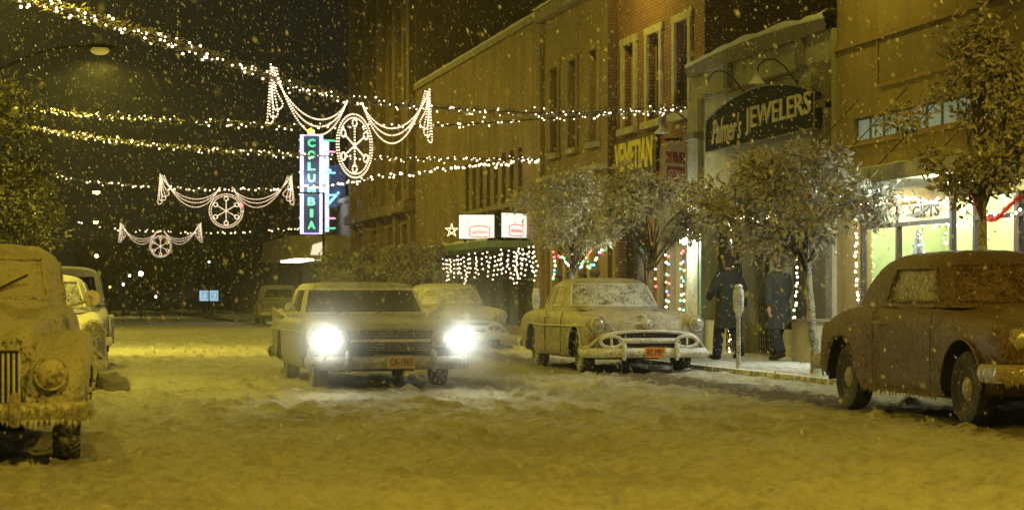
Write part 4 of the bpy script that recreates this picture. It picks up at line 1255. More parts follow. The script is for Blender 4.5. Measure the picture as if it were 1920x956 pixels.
def section(w, zc, zf, zs, zb, v=0.0, cr_=0.62):
    return [(0, zc), (.34 * w, zc - .008), (cr_ * w, min(zc - .02, zf) - v), (.83 * w, zf), (.945 * w, zf - .055), (.99 * w, zf - .16), (w, zs), (.985 * w, (zs + zb) / 2), (.95 * w, zb), (.6 * w, zb - .02), (0, zb - .02)]

def smooth_profile(pts, per=4):
    out = []
    n = len(pts)
    for i in range(n - 1):
        a, b, c, d = pts[max(0, i - 1)], pts[i], pts[i + 1], pts[min(n - 1, i + 2)]
        for j in range(per):
            u = j / per
            out.append((cr(a[0], b[0], c[0], d[0], u), cr(a[1], b[1], c[1], d[1], u)))
    out.append(pts[-1])
    return out

def car_body(stations, wheels, ra, wz, lump=0.0, v=0.0, seed=1, cut=True):
    keys = [(s[0], section(*s[1:], v=v)) for s in stations]
    rows = interp_rows(keys, 0.05)
    prof = [(t, smooth_profile(p, 4)) for t, p in rows]
    verts = []; n = len(prof[0][1])
    def lm(x, y, z):
        if not lump: return 0
        q = Vector((x, y, z)) * 9 + Vector((seed, 0, 0))
        return lump * (noise.noise(q) + .5 * noise.noise(q * 2.3))
    for t, p in prof:
        row = []
        for (x, z) in p:
            k = lm(x, t, z)
            row.append((max(0, x) + (k if x > .02 else 0), t, z + k * .7))
        full = [(-x, y, z) for x, y, z in row[::-1][:-1]] + row
        # full runs bottom centre(left) .. top .. bottom centre (right)
        verts.append(full)
    N = len(verts[0])
    flat = [list(q) for r in verts for q in r]
    faces = []; dele = set()
    for i in range(len(verts) - 1):
        for k in range(N - 1):
            f = (i * N + k, i * N + k + 1, (i + 1) * N + k + 1, (i + 1) * N + k)
            c = [sum(flat[q][e] for q in f) / 4 for e in range(3)]
            hole = False
            if cut:
                for wy in wheels:
                    if abs(c[0]) > .45 and math.hypot(c[1] - wy, c[2] - wz) < ra and c[2] < wz + ra: hole = True
                    if abs(c[0]) > .45 and abs(c[1] - wy) < ra and c[2] < wz: hole = True
            if hole: dele.update(f)
            else: faces.append(f)
    if cut:
        used = set(q for f in faces for q in f)
        for q in dele & used:
            p = flat[q]
            if abs(p[0]) < .55: continue
            for wy in wheels:
                dy, dz = p[1] - wy, p[2] - wz
                d = math.hypot(dy, dz)
                if d < ra + .09 and dz > -.02 and d > 1e-3:
                    p[1] = wy + dy / d * ra; p[2] = wz + dz / d * ra
                elif dz <= -.02 and abs(abs(dy) - ra) < .09:
                    p[1] = wy + math.copysign(ra, dy)
    b = MB()
    b.add(flat, faces + [tuple(range(N)), tuple((len(verts) - 1) * N + k for k in range(N))[::-1]])
    return b

def greenhouse(rings, windows, n=2.8, seg=88, per=3, lump=0, seed=2, squeeze=None):
    """rings: (z, y front, y rear, half width). windows: (name, a0, a1, z0, z1), degrees, 0 = right side, 90 = rear, 270 = front"""
    keys = [(float(i), [tuple(r)]) for i, r in enumerate(rings)]
    rs = []
    for i in range(len(keys) - 1):
        a, b, c, d = keys[max(0, i - 1)][1][0], keys[i][1][0], keys[i + 1][1][0], keys[min(len(keys) - 1, i + 2)][1][0]
        for j in range(per):
            u = j / per; rs.append(tuple(cr(a[e], b[e], c[e], d[e], u) for e in range(4)))
    rs.append(rings[-1])
    grid = []
    for (z, yf, yr, hw) in rs:
        row = []
        for k in range(seg):
            a = 2 * math.pi * k / seg
            ca, sa = math.cos(a), math.sin(a)
            x = hw * math.copysign(abs(ca) ** (2 / n), ca)
            y = (yf + yr) / 2 + (yr - yf) / 2 * math.copysign(abs(sa) ** (2 / n), sa)
            kx = 0
            if lump:
                q = Vector((x, y, z)) * 9 + Vector((seed, 3, 0)); kx = lump * noise.noise(q)
            row.append((x * (1 + kx), y, z + kx))
        grid.append(row)
    shell_b = MB(); glasses = [MB() for w in windows]; frames = []
    flat = [p for r in grid for p in r]
    sf = []; gf = [[] for _ in windows]
    for i in range(len(grid) - 1):
        for k in range(seg):
            l = (k + 1) % seg
            f = (i * seg + k, i * seg + l, (i + 1) * seg + l, (i + 1) * seg + k)
            zc = (rs[i][0] + rs[i + 1][0]) / 2; ac = (k + .5) * 360 / seg
            hit = None
            for wi, (nm, a0, a1, z0, z1) in enumerate(windows):
                if a0 <= ac <= a1 and z0 <= zc <= z1: hit = wi
            (sf if hit is None else gf[hit]).append(f)
    sf.append(tuple((len(grid) - 1) * seg + k for k in range(seg)))
    shell_b.add(flat, sf)
    out = []
    for wi, w in enumerate(windows):
        if not gf[wi]: continue
        cnt = {}
        for f in gf[wi]:
            for j in range(4):
                e = (f[j], f[(j + 1) % 4]); key = (min(e), max(e)); cnt[key] = cnt.get(key, 0) + 1
        edges = [e for e, c in cnt.items() if c == 1]
        nb = {}
        for a, b in edges: nb.setdefault(a, []).append(b); nb.setdefault(b, []).append(a)
        s = edges[0][0]; loop = [s]; prev = None; cur = s
        while True:
            nx = [q for q in nb[cur] if q != prev]
            if not nx: break
            prev, cur = cur, nx[0]
            if cur == s: break
            loop.append(cur)
        g_ = MB(); idx = sorted({q for f in gf[wi] for q in f}); mp = {q: j for j, q in enumerate(idx)}
        cx = sum(flat[q][0] for q in idx) / len(idx); cyy = sum(flat[q][1] for q in idx) / len(idx)
        g_.add([(flat[q][0] * .985, flat[q][1] + (.012 if flat[q][1] < (rings[0][1] + rings[0][2]) / 2 else -.012), flat[q][2]) for q in idx], [tuple(mp[q] for q in f) for f in gf[wi]])
        fr = MB(); fr.tube([flat[q] for q in loop], .017, 6, closed=True)
        out.append((w[0], g_, fr))
    return shell_b, out

def wheel_meshes(Rw, wd, side, whitewall=False):
    """local to the wheel centre; side = +1 right, -1 left"""
    t = MB(); h = wd / 2
    t.lathe([(Rw * .58, -h * .7), (Rw * .74, -h), (Rw * .92, -h * .95), (Rw, -h * .55), (Rw, h * .55), (Rw * .92, h * .95), (Rw * .74, h), (Rw * .58, h * .7)], axis='x', n=36)
    c = MB()
    o = [(Rw * .60, h * .55), (Rw * .56, h * .75), (Rw * .50, h * .35), (Rw * .36, h * .3), (Rw * .33, h * .65), (Rw * .2, h * .95), (0, h * 1.05)]
    c.lathe([(r, side * q) for r, q in o], axis='x', n=28)
    return t, c

def fringe(parent, pts, m, lo=.02, hi=.07, step=.03, seed=1, name='icicle_fringe', out=.012):
    """little snow drips hanging under an edge"""
    rnd = random.Random(seed); b = MB(); pts = catmull([Vector(p) for p in pts], step)
    for p in pts:
        h = rnd.uniform(lo, hi); r = rnd.uniform(.008, .018)
        q = p + Vector((rnd.gauss(0, .006), rnd.gauss(0, .006), .008))
        vs = [q + Vector((r * math.cos(a), r * math.sin(a), 0)) for a in (0, 1.57, 3.14, 4.71)] + [q + Vector((0, 0, -h))]
        b.add(vs, [(0, 1, 4), (1, 2, 4), (2, 3, 4), (3, 0, 4), (0, 3, 2, 1)])
    return b.build(name, m, parent, world=False)

def make_car(name, label, loc, rz, body_m, st, wheels, Rw, ra, gh, wins, glass_m, frame_m, track, cat='car', n=2.8, lump=0, v=0.0, group=None, hub=None, tyre=None, seed=1, gseg=88, tw=.19, wglass=None, steer=0):
    t = thing(name, label, cat, loc, rz, group)
    car_body(st, wheels, ra, Rw, lump, v, seed).build('body', body_m, t, smooth=True, world=False)
    sb, wi = greenhouse(gh, wins, n, gseg, lump=lump, seed=seed)
    cabin = sb.build('cabin', body_m, t, smooth=True, world=False)
    for nm, g_, fr in wi:
        gm = (wglass or {}).get(nm, glass_m)
        o = g_.build(nm, gm, cabin, smooth='all', world=False)
        fr.build('window_frame', frame_m, cabin, smooth='all', world=False)
    # wheel wells: dark boxes behind the arches
    w = st[len(st) // 2][1]
    for wy in wheels:
        for s in (-1, 1):
            b = MB(); pr = [(ra + .015, s * (w * .40)), (ra + .015, s * (w * .965))]
            vs = []; n_ = 20
            for (r, h) in pr:
                for k in range(n_ + 1):
                    a = math.pi * k / n_ ; vs.append((h, wy + r * math.cos(a), Rw + r * math.sin(a)))
                vs.append((h, wy - r, .30)); vs.append((h, wy + r, .30))
            m_ = n_ + 3
            fs = [(k, (k + 1) % m_, m_ + (k + 1) % m_, m_ + k) for k in range(m_) if k != n_ + 1]
            fs.append(tuple(range(m_)))
            b.add(vs, fs); b.build('wheel_well', M['black'], t, world=False)
            pts = [(s * (w * .985), wy + ra * math.cos(a), Rw + ra * math.sin(a)) for a in [math.pi * k / 18 for k in range(19)]]
            b = MB(); b.tube(pts, .014, 6); b.build('arch_lip', frame_m, t, smooth='all', world=False)
            tm, cm = wheel_meshes(Rw, tw, s)
            wo = tm.build('wheel', tyre or M['rubber'], t, smooth=True, world=False); wo.location = (s * track, wy, Rw)
            if steer and wy == wheels[0]: wo.rotation_euler = (0, 0, steer)
            cm.build('hubcap', hub or M['chrome'], wo, smooth=True, world=False)
    b = MB(); b.span((-w * .55, wheels[0] + ra, .20), (w * .55, wheels[1] - ra, .30)); b.span((-w * .3, wheels[0] - .5, .24), (w * .3, wheels[0] + ra, .34))
    b.tube([(-track, wheels[0], Rw), (track, wheels[0], Rw)], .04, 6); b.tube([(-track, wheels[1], Rw), (track, wheels[1], Rw)], .05, 6)
    b.build('chassis', M['black'], t, world=False)
    return t

def headlight(t, x, y, z, r=.10, rimm=None, lens=None, depth=.10, name='headlight'):
    b = MB(); b.lathe([(r * 1.12, depth), (r * 1.18, .0), (r * 1.1, -.035), (r * .97, -.03)], (x, y, z), 'y', 24)
    o = b.build(name, rimm or M['chrome'], t, smooth=True, world=False)
    b = MB(); b.lathe([(r, -.02), (r * .85, -.042), (r * .5, -.06), (0, -.068)], (x, y, z), 'y', 24)
    b.build('lens', lens or M['lens'], o, smooth=True, world=False)
    return o

def plate(t, x, y, z, txt, w=.32, h=.16, mt=None):
    b = MB(); b.span((x - w / 2, y, z - h / 2), (x + w / 2, y + .012, z + h / 2)); o = b.build('number_plate', mt or M['plate'], t, world=False)
    lettering(txt, 'lettering', M['plate_ink'], o, (x - w * .40, y - .001, z - h * .30), (1, 0, 0), (0, 0, 1), w * .8, h * .62, .004, .01, world=False)

def bumper(t, yc, w, z, h, m, bow=.16, guard=(), depth=.06, name='bumper', wrap=.35, sgn=-1):
    """curved bumper blade across the end of a car; sgn -1 = front"""
    rows = []; n = 40
    prof = [(0, -.5), (.55, -.46), (.9, -.2), (1, .02), (.85, .28), (.5, .46), (0, .5)]
    path = []
    for i in range(n + 1):
        u = -1 + 2 * i / n
        x = u * w; y = yc - sgn * bow * u * u
        path.append((x, y))
    # wrapped ends
    path = [(-w - .02, path[0][1] - sgn * wrap)] + path + [(w + .02, path[-1][1] - sgn * wrap)]
    for i, (x, y) in enumerate(path):
        a = path[max(0, i - 1)]; c = path[min(len(path) - 1, i + 1)]
        tx, ty = c[0] - a[0], c[1] - a[1]; L = math.hypot(tx, ty); nx, ny = (ty / L, -tx / L)
        if sgn > 0: nx, ny = -nx, -ny
        rows.append([(x + nx * depth * p, y + ny * depth * p, z + h * q) for p, q in prof])
    b = MB(); b.grid(rows); o = b.build(name, m, t, smooth=True, world=False)
    for gx in guard:
        u = gx / w; y = yc - sgn * bow * u * u + sgn * depth
        b = MB(); b.tube([(gx, y, z - h * .7), (gx, y + sgn * .03, z), (gx, y, z + h * .85), (gx, y - sgn * .04, z + h * .95)], [.03, .045, .04, .02], 8); b.build('bumper_guard', m, o, smooth=True, world=False)
    return o

# ---------------------------------------------------------------- brown coupe, parked at the right, nearest
brown_frost = snowy('brown_frost', (.060, .026, .011), .47, .20, scale=62, stretch=2.8, bmp=.7, top=.04, snowc=(.36, .25, .14), soft=.12, bdist=.03, big=.12)
brown_chrome = snowy('brown_chrome', (.45, .40, .33), .45, .2, .9, scale=26, top=.1, snowc=(.40, .31, .22))
ST_A = [(-2.36, .62, .80, .74, .58, .42), (-2.24, .80, .93, .86, .66, .36), (-1.95, .89, 1.02, .955, .72, .31), (-1.45, .915, 1.09, 1.0, .76, .29), (-.9, .925, 1.13, 1.05, .78, .27), (0, .93, 1.14, 1.09, .80, .27),
        (.9, .93, 1.15, 1.10, .8, .27), (1.5, .94, 1.13, 1.07, .8, .28), (1.95, .92, 1.04, 1.0, .76, .32), (2.3, .85, .90, .88, .68, .36), (2.5, .74, .76, .74, .60, .40), (2.58, .6, .66, .64, .56, .42)]
GH_A = [(1.08, -1.05, 2.05, .84), (1.14, -.98, 1.96, .825), (1.3, -.80, 1.72, .785), (1.46, -.62, 1.42, .735), (1.54, -.49, 1.22, .68), (1.60, -.33, .98, .57), (1.635, -.08, .65, .38), (1.65, .1, .35, .14)]
WA = [('side_window', 0, 0, 0, 0)]
WA = [('side_window', 182, 215, 1.16, 1.47), ('side_window', 325, 358, 1.16, 1.47), ('windshield', 234, 268.5, 1.15, 1.50), ('windshield', 271.5, 306, 1.15, 1.50), ('rear_window', 62, 118, 1.2, 1.47)]
brown_glass = snowy('brown_glass', (.035, .022, .012), .43, .12, scale=40, top=.05, snowc=(.30, .20, .12), soft=.15, bmp=.3)
cA = make_car('parked_coupe', 'brown rounded coupe crusted with frost, parked nearest at the right edge', (8.98, 19.75, 0.02), R(0), brown_frost, ST_A, (-1.5, 1.5), .345, .455, GH_A, WA, M['glass_frost_brown'], brown_frost, .78, wglass={'windshield': brown_glass}, lump=.010, group=None, tyre=snowy('tyre_brown', (.02, .018, .015), .37, .8, scale=30, snowc=(.34, .26, .18), top=.1), hub=brown_chrome, n=2.9)
bumper(cA, -2.50, .88, .50, .17, brown_chrome, .20, (-.38, .38))
headlight(cA, -.66, -2.25, .80, .095, brown_chrome); headlight(cA, .66, -2.25, .80, .095, brown_chrome)
b = MB()
for k in range(4): b.tube([(-.5 + .03 * k, -2.36 - .02 * (3 - k) / 3, .58 + .07 * k), (0, -2.46, .58 + .07 * k), (.5 - .03 * k, -2.36 - .02 * (3 - k) / 3, .58 + .07 * k)], .018, 6)
b.build('grille', brown_chrome, cA, smooth=True, world=False)
bumper(cA, 2.72, .84, .48, .16, brown_chrome, .2, (), sgn=1)
b = MB(); b.tube([(-.945, .30, .93), (-.985, .32, .93), (-.985, .48, .93), (-.945, .5, .93)], .011, 6); b.build('door_handle', brown_chrome, cA, smooth=True, world=False)
for yy in (-.85, .62):
    b = MB(); b.tube([(-.933, yy, .32), (-.937, yy, .6), (-.936, yy, .82), (-.92, yy, 1.0), (-.88, yy, 1.07)], .0035, 5); b.build('door_gap', M['black'], cA, world=False)
for s in (-1, 1):   # bulging rear wings
    rows = []
    for i in range(25):
        u = i / 24; y = .82 + 1.72 * u; rr = math.sin(math.pi * min(1, u * 1.02)) ** .45 if u < 1 else 0
        row = []
        for k in range(9):
            q = k / 8; z = .34 + (.58) * q
            if math.hypot(y - 1.5, z - .345) < .44:
                a = math.atan2(z - .345, y - 1.5); 
            row.append((s * (.915 + .055 * rr * math.sin(math.pi * (.15 + .85 * q)) ** .6 - .02 * max(0, u - .7) * 6 * 1.0), y, z))
        rows.append(row)
    b = MB(); n_ = 9; vs = [p for r in rows for p in r]; fs = []
    for i in range(24):
        for k in range(8):
            f = (i * n_ + k, i * n_ + k + 1, (i + 1) * n_ + k + 1, (i + 1) * n_ + k)
            cyc = sum(vs[q][1] for q in f) / 4; czc = sum(vs[q][2] for q in f) / 4
            if math.hypot(cyc - 1.5, czc - .345) < .44 or (abs(cyc - 1.5) < .44 and czc < .345) or cyc > 2.05: continue
            fs.append(f)
    b.add(vs, fs); b.build('rear_wing', brown_frost, cA, smooth=True, world=False)
brown_snow = plain('brown_snow', (.36, .28, .19), .8, var=.2, scale=20)
fringe(cA, [(-.885, -1.05, .27), (-.89, 0, .27), (-.885, 1.02, .27)], brown_snow, .015, .085, .02, 1)
fringe(cA, [(-.93, 1.08, .42), (-.95, 1.25, .68), (-.95, 1.5, .775), (-.95, 1.75, .68), (-.93, 1.93, .42)], brown_snow, .01, .045, .03, 3)
fringe(cA, [(-.86, -2.35, .42), (-.5, -2.52, .42), (0, -2.57, .42), (.5, -2.52, .42)], brown_snow, .01, .06, .025, 2)

# ---------------------------------------------------------------- fifties sedan body, used by three cars
ST_B = [(-2.58, .80, .70, .80, .58, .44), (-2.50, .90, .80, .875, .62, .34), (-2.3, .94, .89, .92, .64, .30), (-1.7, .955, .97, .95, .68, .27), (-.85, .965, 1.03, .985, .70, .25), (.4, .97, 1.04, 1.0, .70, .25),
        (1.4, .97, 1.03, 1.0, .70, .26), (2.1, .95, .96, .95, .68, .30), (2.5, .90, .84, .90, .64, .34), (2.66, .76, .68, .78, .56, .42)]
GH_B = [(.98, -.98, 1.66, .86), (1.05, -.90, 1.58, .84), (1.2, -.68, 1.38, .79), (1.34, -.48, 1.15, .74), (1.42, -.36, 1.02, .69), (1.47, -.22, .86, .60), (1.50, 0, .6, .42), (1.51, .15, .45, .15)]
WB = [('side_window', 160, 176, 1.06, 1.36), ('side_window', 180, 200, 1.06, 1.36), ('side_window', 0, 20, 1.06, 1.36), ('windshield', 216, 324, 1.05, 1.40), ('rear_window', 50, 130, 1.08, 1.38), ('side_window', 340, 356, 1.06, 1.36)]
def sedan(label, loc, rz, body, chrome, glass, frame, seed, detail=True, group=None, glow=None, wglass=None, tyre=None, name='parked_sedan', lump=.002):
    c = make_car(name, label, loc, rz, body, ST_B, (-1.72, 1.42), .35, .42, GH_B, WB, glass, frame, .78, n=2.9, v=.03, lump=lump, group=group, seed=seed, wglass=wglass, hub=chrome, tyre=tyre)
    for s in (-1, 1):
        b = MB(); b.lathe([(.15, .22), (.145, .05), (.13, -.0)], (s * .79, -2.55, .775), 'y', 24); b.build('headlight_pod', body, c, smooth=True, world=False)
        headlight(c, s * .79, -2.56, .775, .10, chrome)
    # mouth of the grille with arched bar, cross bar and round pods
    b = MB(); out = []
    for k in range(25):
        u = -1 + k / 12; out.append((.70 * u, -2.585 - .02 * (1 - u * u), .60 + .04 * (1 - u * u)))
    low = [(.70 * u, -2.585 - .02 * (1 - u * u), .43) for u in [1 - k / 12 for k in range(25)]]
    b.add(out + low, [tuple(range(50))]); b.build('grille_mouth', M['grille_dark'], c, world=False)
    b = MB(); arch = [(-.97, -2.36, .40), (-.90, -2.50, .43), (-.82, -2.57, .52), (-.68, -2.62, .61), (-.35, -2.66, .655), (0, -2.67, .665), (.35, -2.66, .655), (.68, -2.62, .61), (.82, -2.57, .52), (.90, -2.50, .43), (.97, -2.36, .40)]
    b.tube(catmull(arch, .05), .026, 8); b.build('grille_arch', chrome, c, smooth=True, world=False)
    b = MB(); rows = [[(x, -2.63 - .03 * (1 - (x / .55) ** 2) - .03 * math.cos(a), .52 + .045 * math.sin(a)) for a in [2 * math.pi * k / 10 for k in range(10)]] for x in [-.55 + 1.1 * j / 12 for j in range(13)]]
    b.grid(rows, closed=True); b.build('grille_bar', chrome, c, smooth=True, world=False)
    for s in (-1, 1):
        b = MB(); q = [(s * .60 + .17 * math.cos(a), -2.67, .505 + .085 * math.sin(a)) for a in [2 * math.pi * k / 24 for k in range(24)]]
        b.tube(q, .028, 6, closed=True); b.tube([(s * .60, -2.68, .43), (s * .60, -2.68, .58)], .018, 6); o = b.build('grille_pod', chrome, c, smooth=True, world=False)
        b = MB(); b.ball((s * .60, -2.655, .505), (.14, .02, .065), seg=12, rings=6); b.build('pod_recess', M['grille_dark'], o, smooth=True, world=False)
    bumper(c, -2.72, .90, .335, .15, chrome, .16, (-.42, .42), .07)
    bumper(c, 2.80, .88, .40, .15, chrome, .16, (), .06, sgn=1)
    b = MB(); b.lathe([(.085, 0), (.08, -.03), (.04, -.05), (0, -.055)], (0, -2.57, .77), 'y', 20); b.tube([(-.19, -2.57, .785), (.19, -2.57, .785)], .012, 6); b.tube([(0, -2.5, .81), (0, -2.45, .90), (0, -2.2, .93)], .016, 6); b.build('hood_emblem', chrome, c, smooth=True, world=False)
    plate(c, .06, -2.815, .345, 'RC 1994')
    b = MB(); b.tube([(-.96, -2.1, .74), (-.99, -.8, .74), (-.99, .4, .73), (-.985, 1.6, .76)], .014, 6); b.build('side_trim', chrome, c, smooth=True, world=False)
    b = MB(); b.tube([(-.965, .0, .88), (-1.0, .02, .88), (-1.0, .17, .88), (-.965, .19, .88)], .011, 6); b.build('door_handle', chrome, c, smooth=True, world=False)
    for yy in (-.85, .28):
        b = MB(); b.tube([(-.968, yy, .30), (-.975, yy, .6), (-.972, yy, .82), (-.93, yy, .97)], .006, 5); b.build('door_gap', M['black'], c, world=False)
    for s in (-1, 1):
        b = MB(); b.ball((s * .80, 2.60, .72), (.07, .04, .10), seg=10, rings=6); b.build('tail_light', plain('tail_red', (.3, .01, .01), .2), c, smooth=True, world=False)
    return c
sedan_body = snowy('sedan_body', (.085, .035, .035), .49, .25, scale=60, bmp=.25, top=.08, snowc=(.60, .57, .47), big=.35, soft=.12)
sedan('frosted fifties sedan with an oval grille and orange plate, parked by the kerb', (8.86, 34.3, .01), R(0), sedan_body, M['chrome'], M['glass_frost'], M['chrome'], 4)
white_body = snowy('white_body', (.11, .10, .08), .45, .4, scale=40, bmp=.5, top=.2, snowc=(.5, .47, .38))
sedan('pale snow covered sedan parked behind the car with lit headlights', (8.8, 48.9, .01), R(0), white_body, M['chrome_snow'], M['glass_frost'], M['chrome_snow'], 9)
sedan('snow covered sedan parked second in the left row behind the nearest car', (-.38, 30.0, .01), R(0), snowy('left_body', (.07, .06, .04), .50, .3, scale=44, top=.2, bmp=.5), M['chrome_snow'], M['glass_frost'], M['chrome_snow'], 12, tyre=M['rubber_snow'])

# ---------------------------------------------------------------- long flat sedan driving towards us with its lamps on
ST_C = [(-2.84, .93, .80, .83, .60, .40), (-2.78, .985, .86, .875, .62, .30), (-2.5, 1.0, .895, .90, .62, .28), (-1.9, 1.0, .92, .91, .64, .26), (-.8, 1.0, .95, .93, .64, .25), (1.0, 1.0, .96, .94, .64, .25),
        (1.9, 1.0, .95, .955, .64, .28), (2.6, .985, .90, 1.0, .62, .32), (2.82, .95, .82, 1.02, .6, .36), (2.86, .9, .72, .9, .56, .42)]
GH_C = [(.93, -.88, 1.80, .93), (.98, -.80, 1.74, .91), (1.14, -.58, 1.58, .86), (1.28, -.38, 1.44, .81), (1.335, -.28, 1.44, .77), (1.36, -.24, 1.44, .755), (1.395, -.16, 1.36, .69), (1.41, -.1, 1.1, .45), (1.412, .2, .8, .1)]
WC = [('side_window', 150, 176, .99, 1.30), ('side_window', 180, 206, .99, 1.30), ('side_window', 0, 30, .99, 1.30), ('side_window', 334, 356, .99, 1.30), ('windshield', 214, 326, .98, 1.31), ('rear_window', 40, 140, 1.0, 1.3)]
grey_body = snowy('grey_body', (.10, .11, .085), .46, .3, scale=60, bmp=.3, top=.08, snowc=(.55, .55, .45), soft=.15)
cC = make_car('driving_sedan', 'long pale sedan with finned rear driving towards us, both headlights blazing', (4.15, 30.0, .0), R(0), grey_body, ST_C, (-1.85, 1.45), .355, .42, GH_C, WC, M['glass'], M['chrome'], .80, n=4.2, v=.02, seed=5, wglass={'windshield': M['glass_wiped']}, gseg=96, lump=.003)
lampc = emit('headlamp_lit', (.98, 1.0, .86), 130.0, 'NONE')
M['grille_dull'] = snowy('grille_dull', (.16, .15, .14), .42, .5, .6, scale=40)
bloom_mist = bpy.data.materials.new('bloom_mist'); bloom_mist.use_nodes = True  # mist added round the lit headlights to stand in for lens bloom
nt = bloom_mist.node_tree; nt.nodes.clear()
ho = nt.nodes.new('ShaderNodeOutputMaterial'); hv = nt.nodes.new('ShaderNodeVolumePrincipled')
ln = nt.nodes.new('ShaderNodeVectorMath'); ln.operation = 'LENGTH'; nt.links.new(nt.nodes.new('ShaderNodeTexCoord').outputs['Object'], ln.inputs[0])
q_ = mathn(nt, 'POWER', mathn(nt, 'MAXIMUM', mathn(nt, 'SUBTRACT', 1.0, mathn(nt, 'MULTIPLY', ln.outputs['Value'], 0.62)), 0.0), 3.0)
nt.links.new(mathn(nt, 'MULTIPLY', q_, 1.1), hv.inputs['Density'])
hv.inputs['Color'].default_value = (.95, .95, .95, 1); hv.inputs['Anisotropy'].default_value = .2
nt.links.new(hv.outputs[0], ho.inputs['Volume'])
for s in (-1, 1):
    headlight(cC, s * .86, -2.83, .665, .095, M['chrome'], lampc, .12)
    headlight(cC, s * .64, -2.86, .665, .09, M['chrome'], M['lens'], .12)
    point_light('headlight_beam', (4.15 + s * .86, 30.0 - 2.95, .665), 330, (.95, 1.0, .86), .09, spot=52, aim=(3.6 + s * 1.2, 12, .1), blend=1.0, parent=cC)
    point_light('headlight_glow', (4.15 + s * .86, 30.0 - 2.98, .665), 62, (.93, 1.0, .90), .10, spot=112, aim=(4.15 + s * .86, 12, 1.6), blend=1.0, parent=cC)  # extra lamp added at each lit headlight so the bloom volume glows
    ms = MB(); ms.ball((0, 0, 0), (1.65, 1.5, 1.6), seg=20, rings=12); ms = ms.build('headlight_bloom', None); ms['kind'] = 'stuff'; ms.location = (4.15 + s * .86, 30.0 - 3.05, .70)
    ms.data.materials.clear(); ms.data.materials.append(bloom_mist)
b = MB(); b.add([(-.55, -2.86, .50), (.55, -2.86, .50), (.55, -2.86, .78), (-.55, -2.86, .78)], [(0, 1, 2, 3)]); b.add([(-.98, -2.84, .46), (.98, -2.84, .46), (.98, -2.84, .56), (-.98, -2.84, .56)], [(0, 1, 2, 3)]); gm = b.build('grille_mouth', M['grille_dark'], cC, world=False)
b = MB()
for k in range(8): b.span((-.54, -2.885, .515 + .036 * k), (.54, -2.875, .528 + .036 * k))
for k in range(28): b.span((-.54 + .04 * k, -2.888, .505), (-.532 + .04 * k, -2.886, .775))
b.build('grille_mesh', M['grille_dull'], gm, world=False)
b = MB(); b.span((-.95, -2.91, .625), (.95, -2.875, .66)) if False else b.tube([(-.52, -2.90, .64), (.52, -2.90, .64)], .02, 8); b.build('grille_bar', M['chrome'], gm, smooth=True, world=False)
bumper(cC, -2.93, .98, .36, .16, snowy('bumper_grey', (.3, .3, .28), .42, .3, .8, scale=50, top=.1), .08, (-.55, .55), .07)
bumper(cC, 2.92, .96, .38, .18, M['chrome'], .05, (), .07, sgn=1)
plate(cC, .12, -3.03, .37, 'CA-1960', .36, .16, plain('plate_worn', (.55, .38, .16), .5))
for s in (-1, 1):
    b = MB(); b.prism([(1.3, .93), (2.80, 1.05), (2.88, .98), (2.6, .80), (1.4, .90)], s * .93, s * .965, 'x'); b.build('tail_fin', grey_body, cC, world=False)
    b = MB(); b.ball((s * .94, 2.88, .95), (.03, .03, .09)); b.build('tail_light', plain('tail_red2', (.3, .01, .01), .2), cC, smooth=True, world=False)
    b = MB(); b.tube([(s * .95, -.62, 1.0), (s * 1.02, -.62, 1.04)], .012, 6); b.lathe([(0, -.03), (.06, -.02), (.062, 0), (.05, .02)], (s * 1.06, -.62, 1.06), 'y', 14); b.build('side_mirror', M['chrome'], cC, smooth=True, world=False)
    b = MB(); b.tube([(s * 1.0, -2.7, .72), (s * 1.005, -1, .74), (s * 1.005, 2.6, .74)], .010, 5); b.build('side_trim', M['chrome'], cC, world=False)
for x0 in (-.45, .1):
    b = MB(); b.tube([(x0, -.88, .97), (x0 + .42, -.70, 1.12)], .008, 5); b.build('wiper', M['black'], cC, world=False)

# ---------------------------------------------------------------- nearest car at the left, heavy with snow
heavy = snowy('heavy_snow', (.05, .035, .02), .61, .5, scale=36, stretch=1.6, bmp=1.0, top=.15, bdist=.06, snowc=(.76, .72, .62), big=.10, soft=.06)
ST_F = [(-2.20, .42, .98, .92, .72, .46), (-2.12, .50, 1.02, .97, .74, .42), (-1.6, .56, 1.09, 1.03, .76, .38), (-1.1, .60, 1.13, 1.08, .78, .34), (-.6, .74, 1.16, 1.12, .80, .30), (.2, .80, 1.17, 1.13, .82, .30), (1.2, .81, 1.15, 1.11, .80, .30), (1.9, .74, 1.0, .98, .74, .32), (2.35, .55, .72, .70, .58, .40)]
GH_F = [(1.10, -.95, 1.8, .72), (1.18, -.86, 1.7, .70), (1.32, -.72, 1.5, .675), (1.45, -.6, 1.25, .65), (1.53, -.48, 1.1, .60), (1.58, -.35, .9, .50), (1.605, -.1, .6, .3), (1.61, .1, .4, .1)]
WF = [('windshield', 222, 268, 1.19, 1.47), ('windshield', 272, 318, 1.19, 1.47), ('side_window', 0, 20, 1.19, 1.45), ('side_window', 342, 358, 1.19, 1.45), ('side_window', 160, 200, 1.19, 1.45)]
cF = make_car('parked_sedan', 'old rounded car buried in snow, cut by the left edge of the frame', (-.66, 17.45, .01), R(0), heavy, ST_F, (-1.62, 1.4), .36, .40, GH_F, WF, heavy, heavy, .71, n=2.7, lump=.022, seed=21, tyre=M['rubber_snow'], hub=M['chrome_snow'], tw=.2)
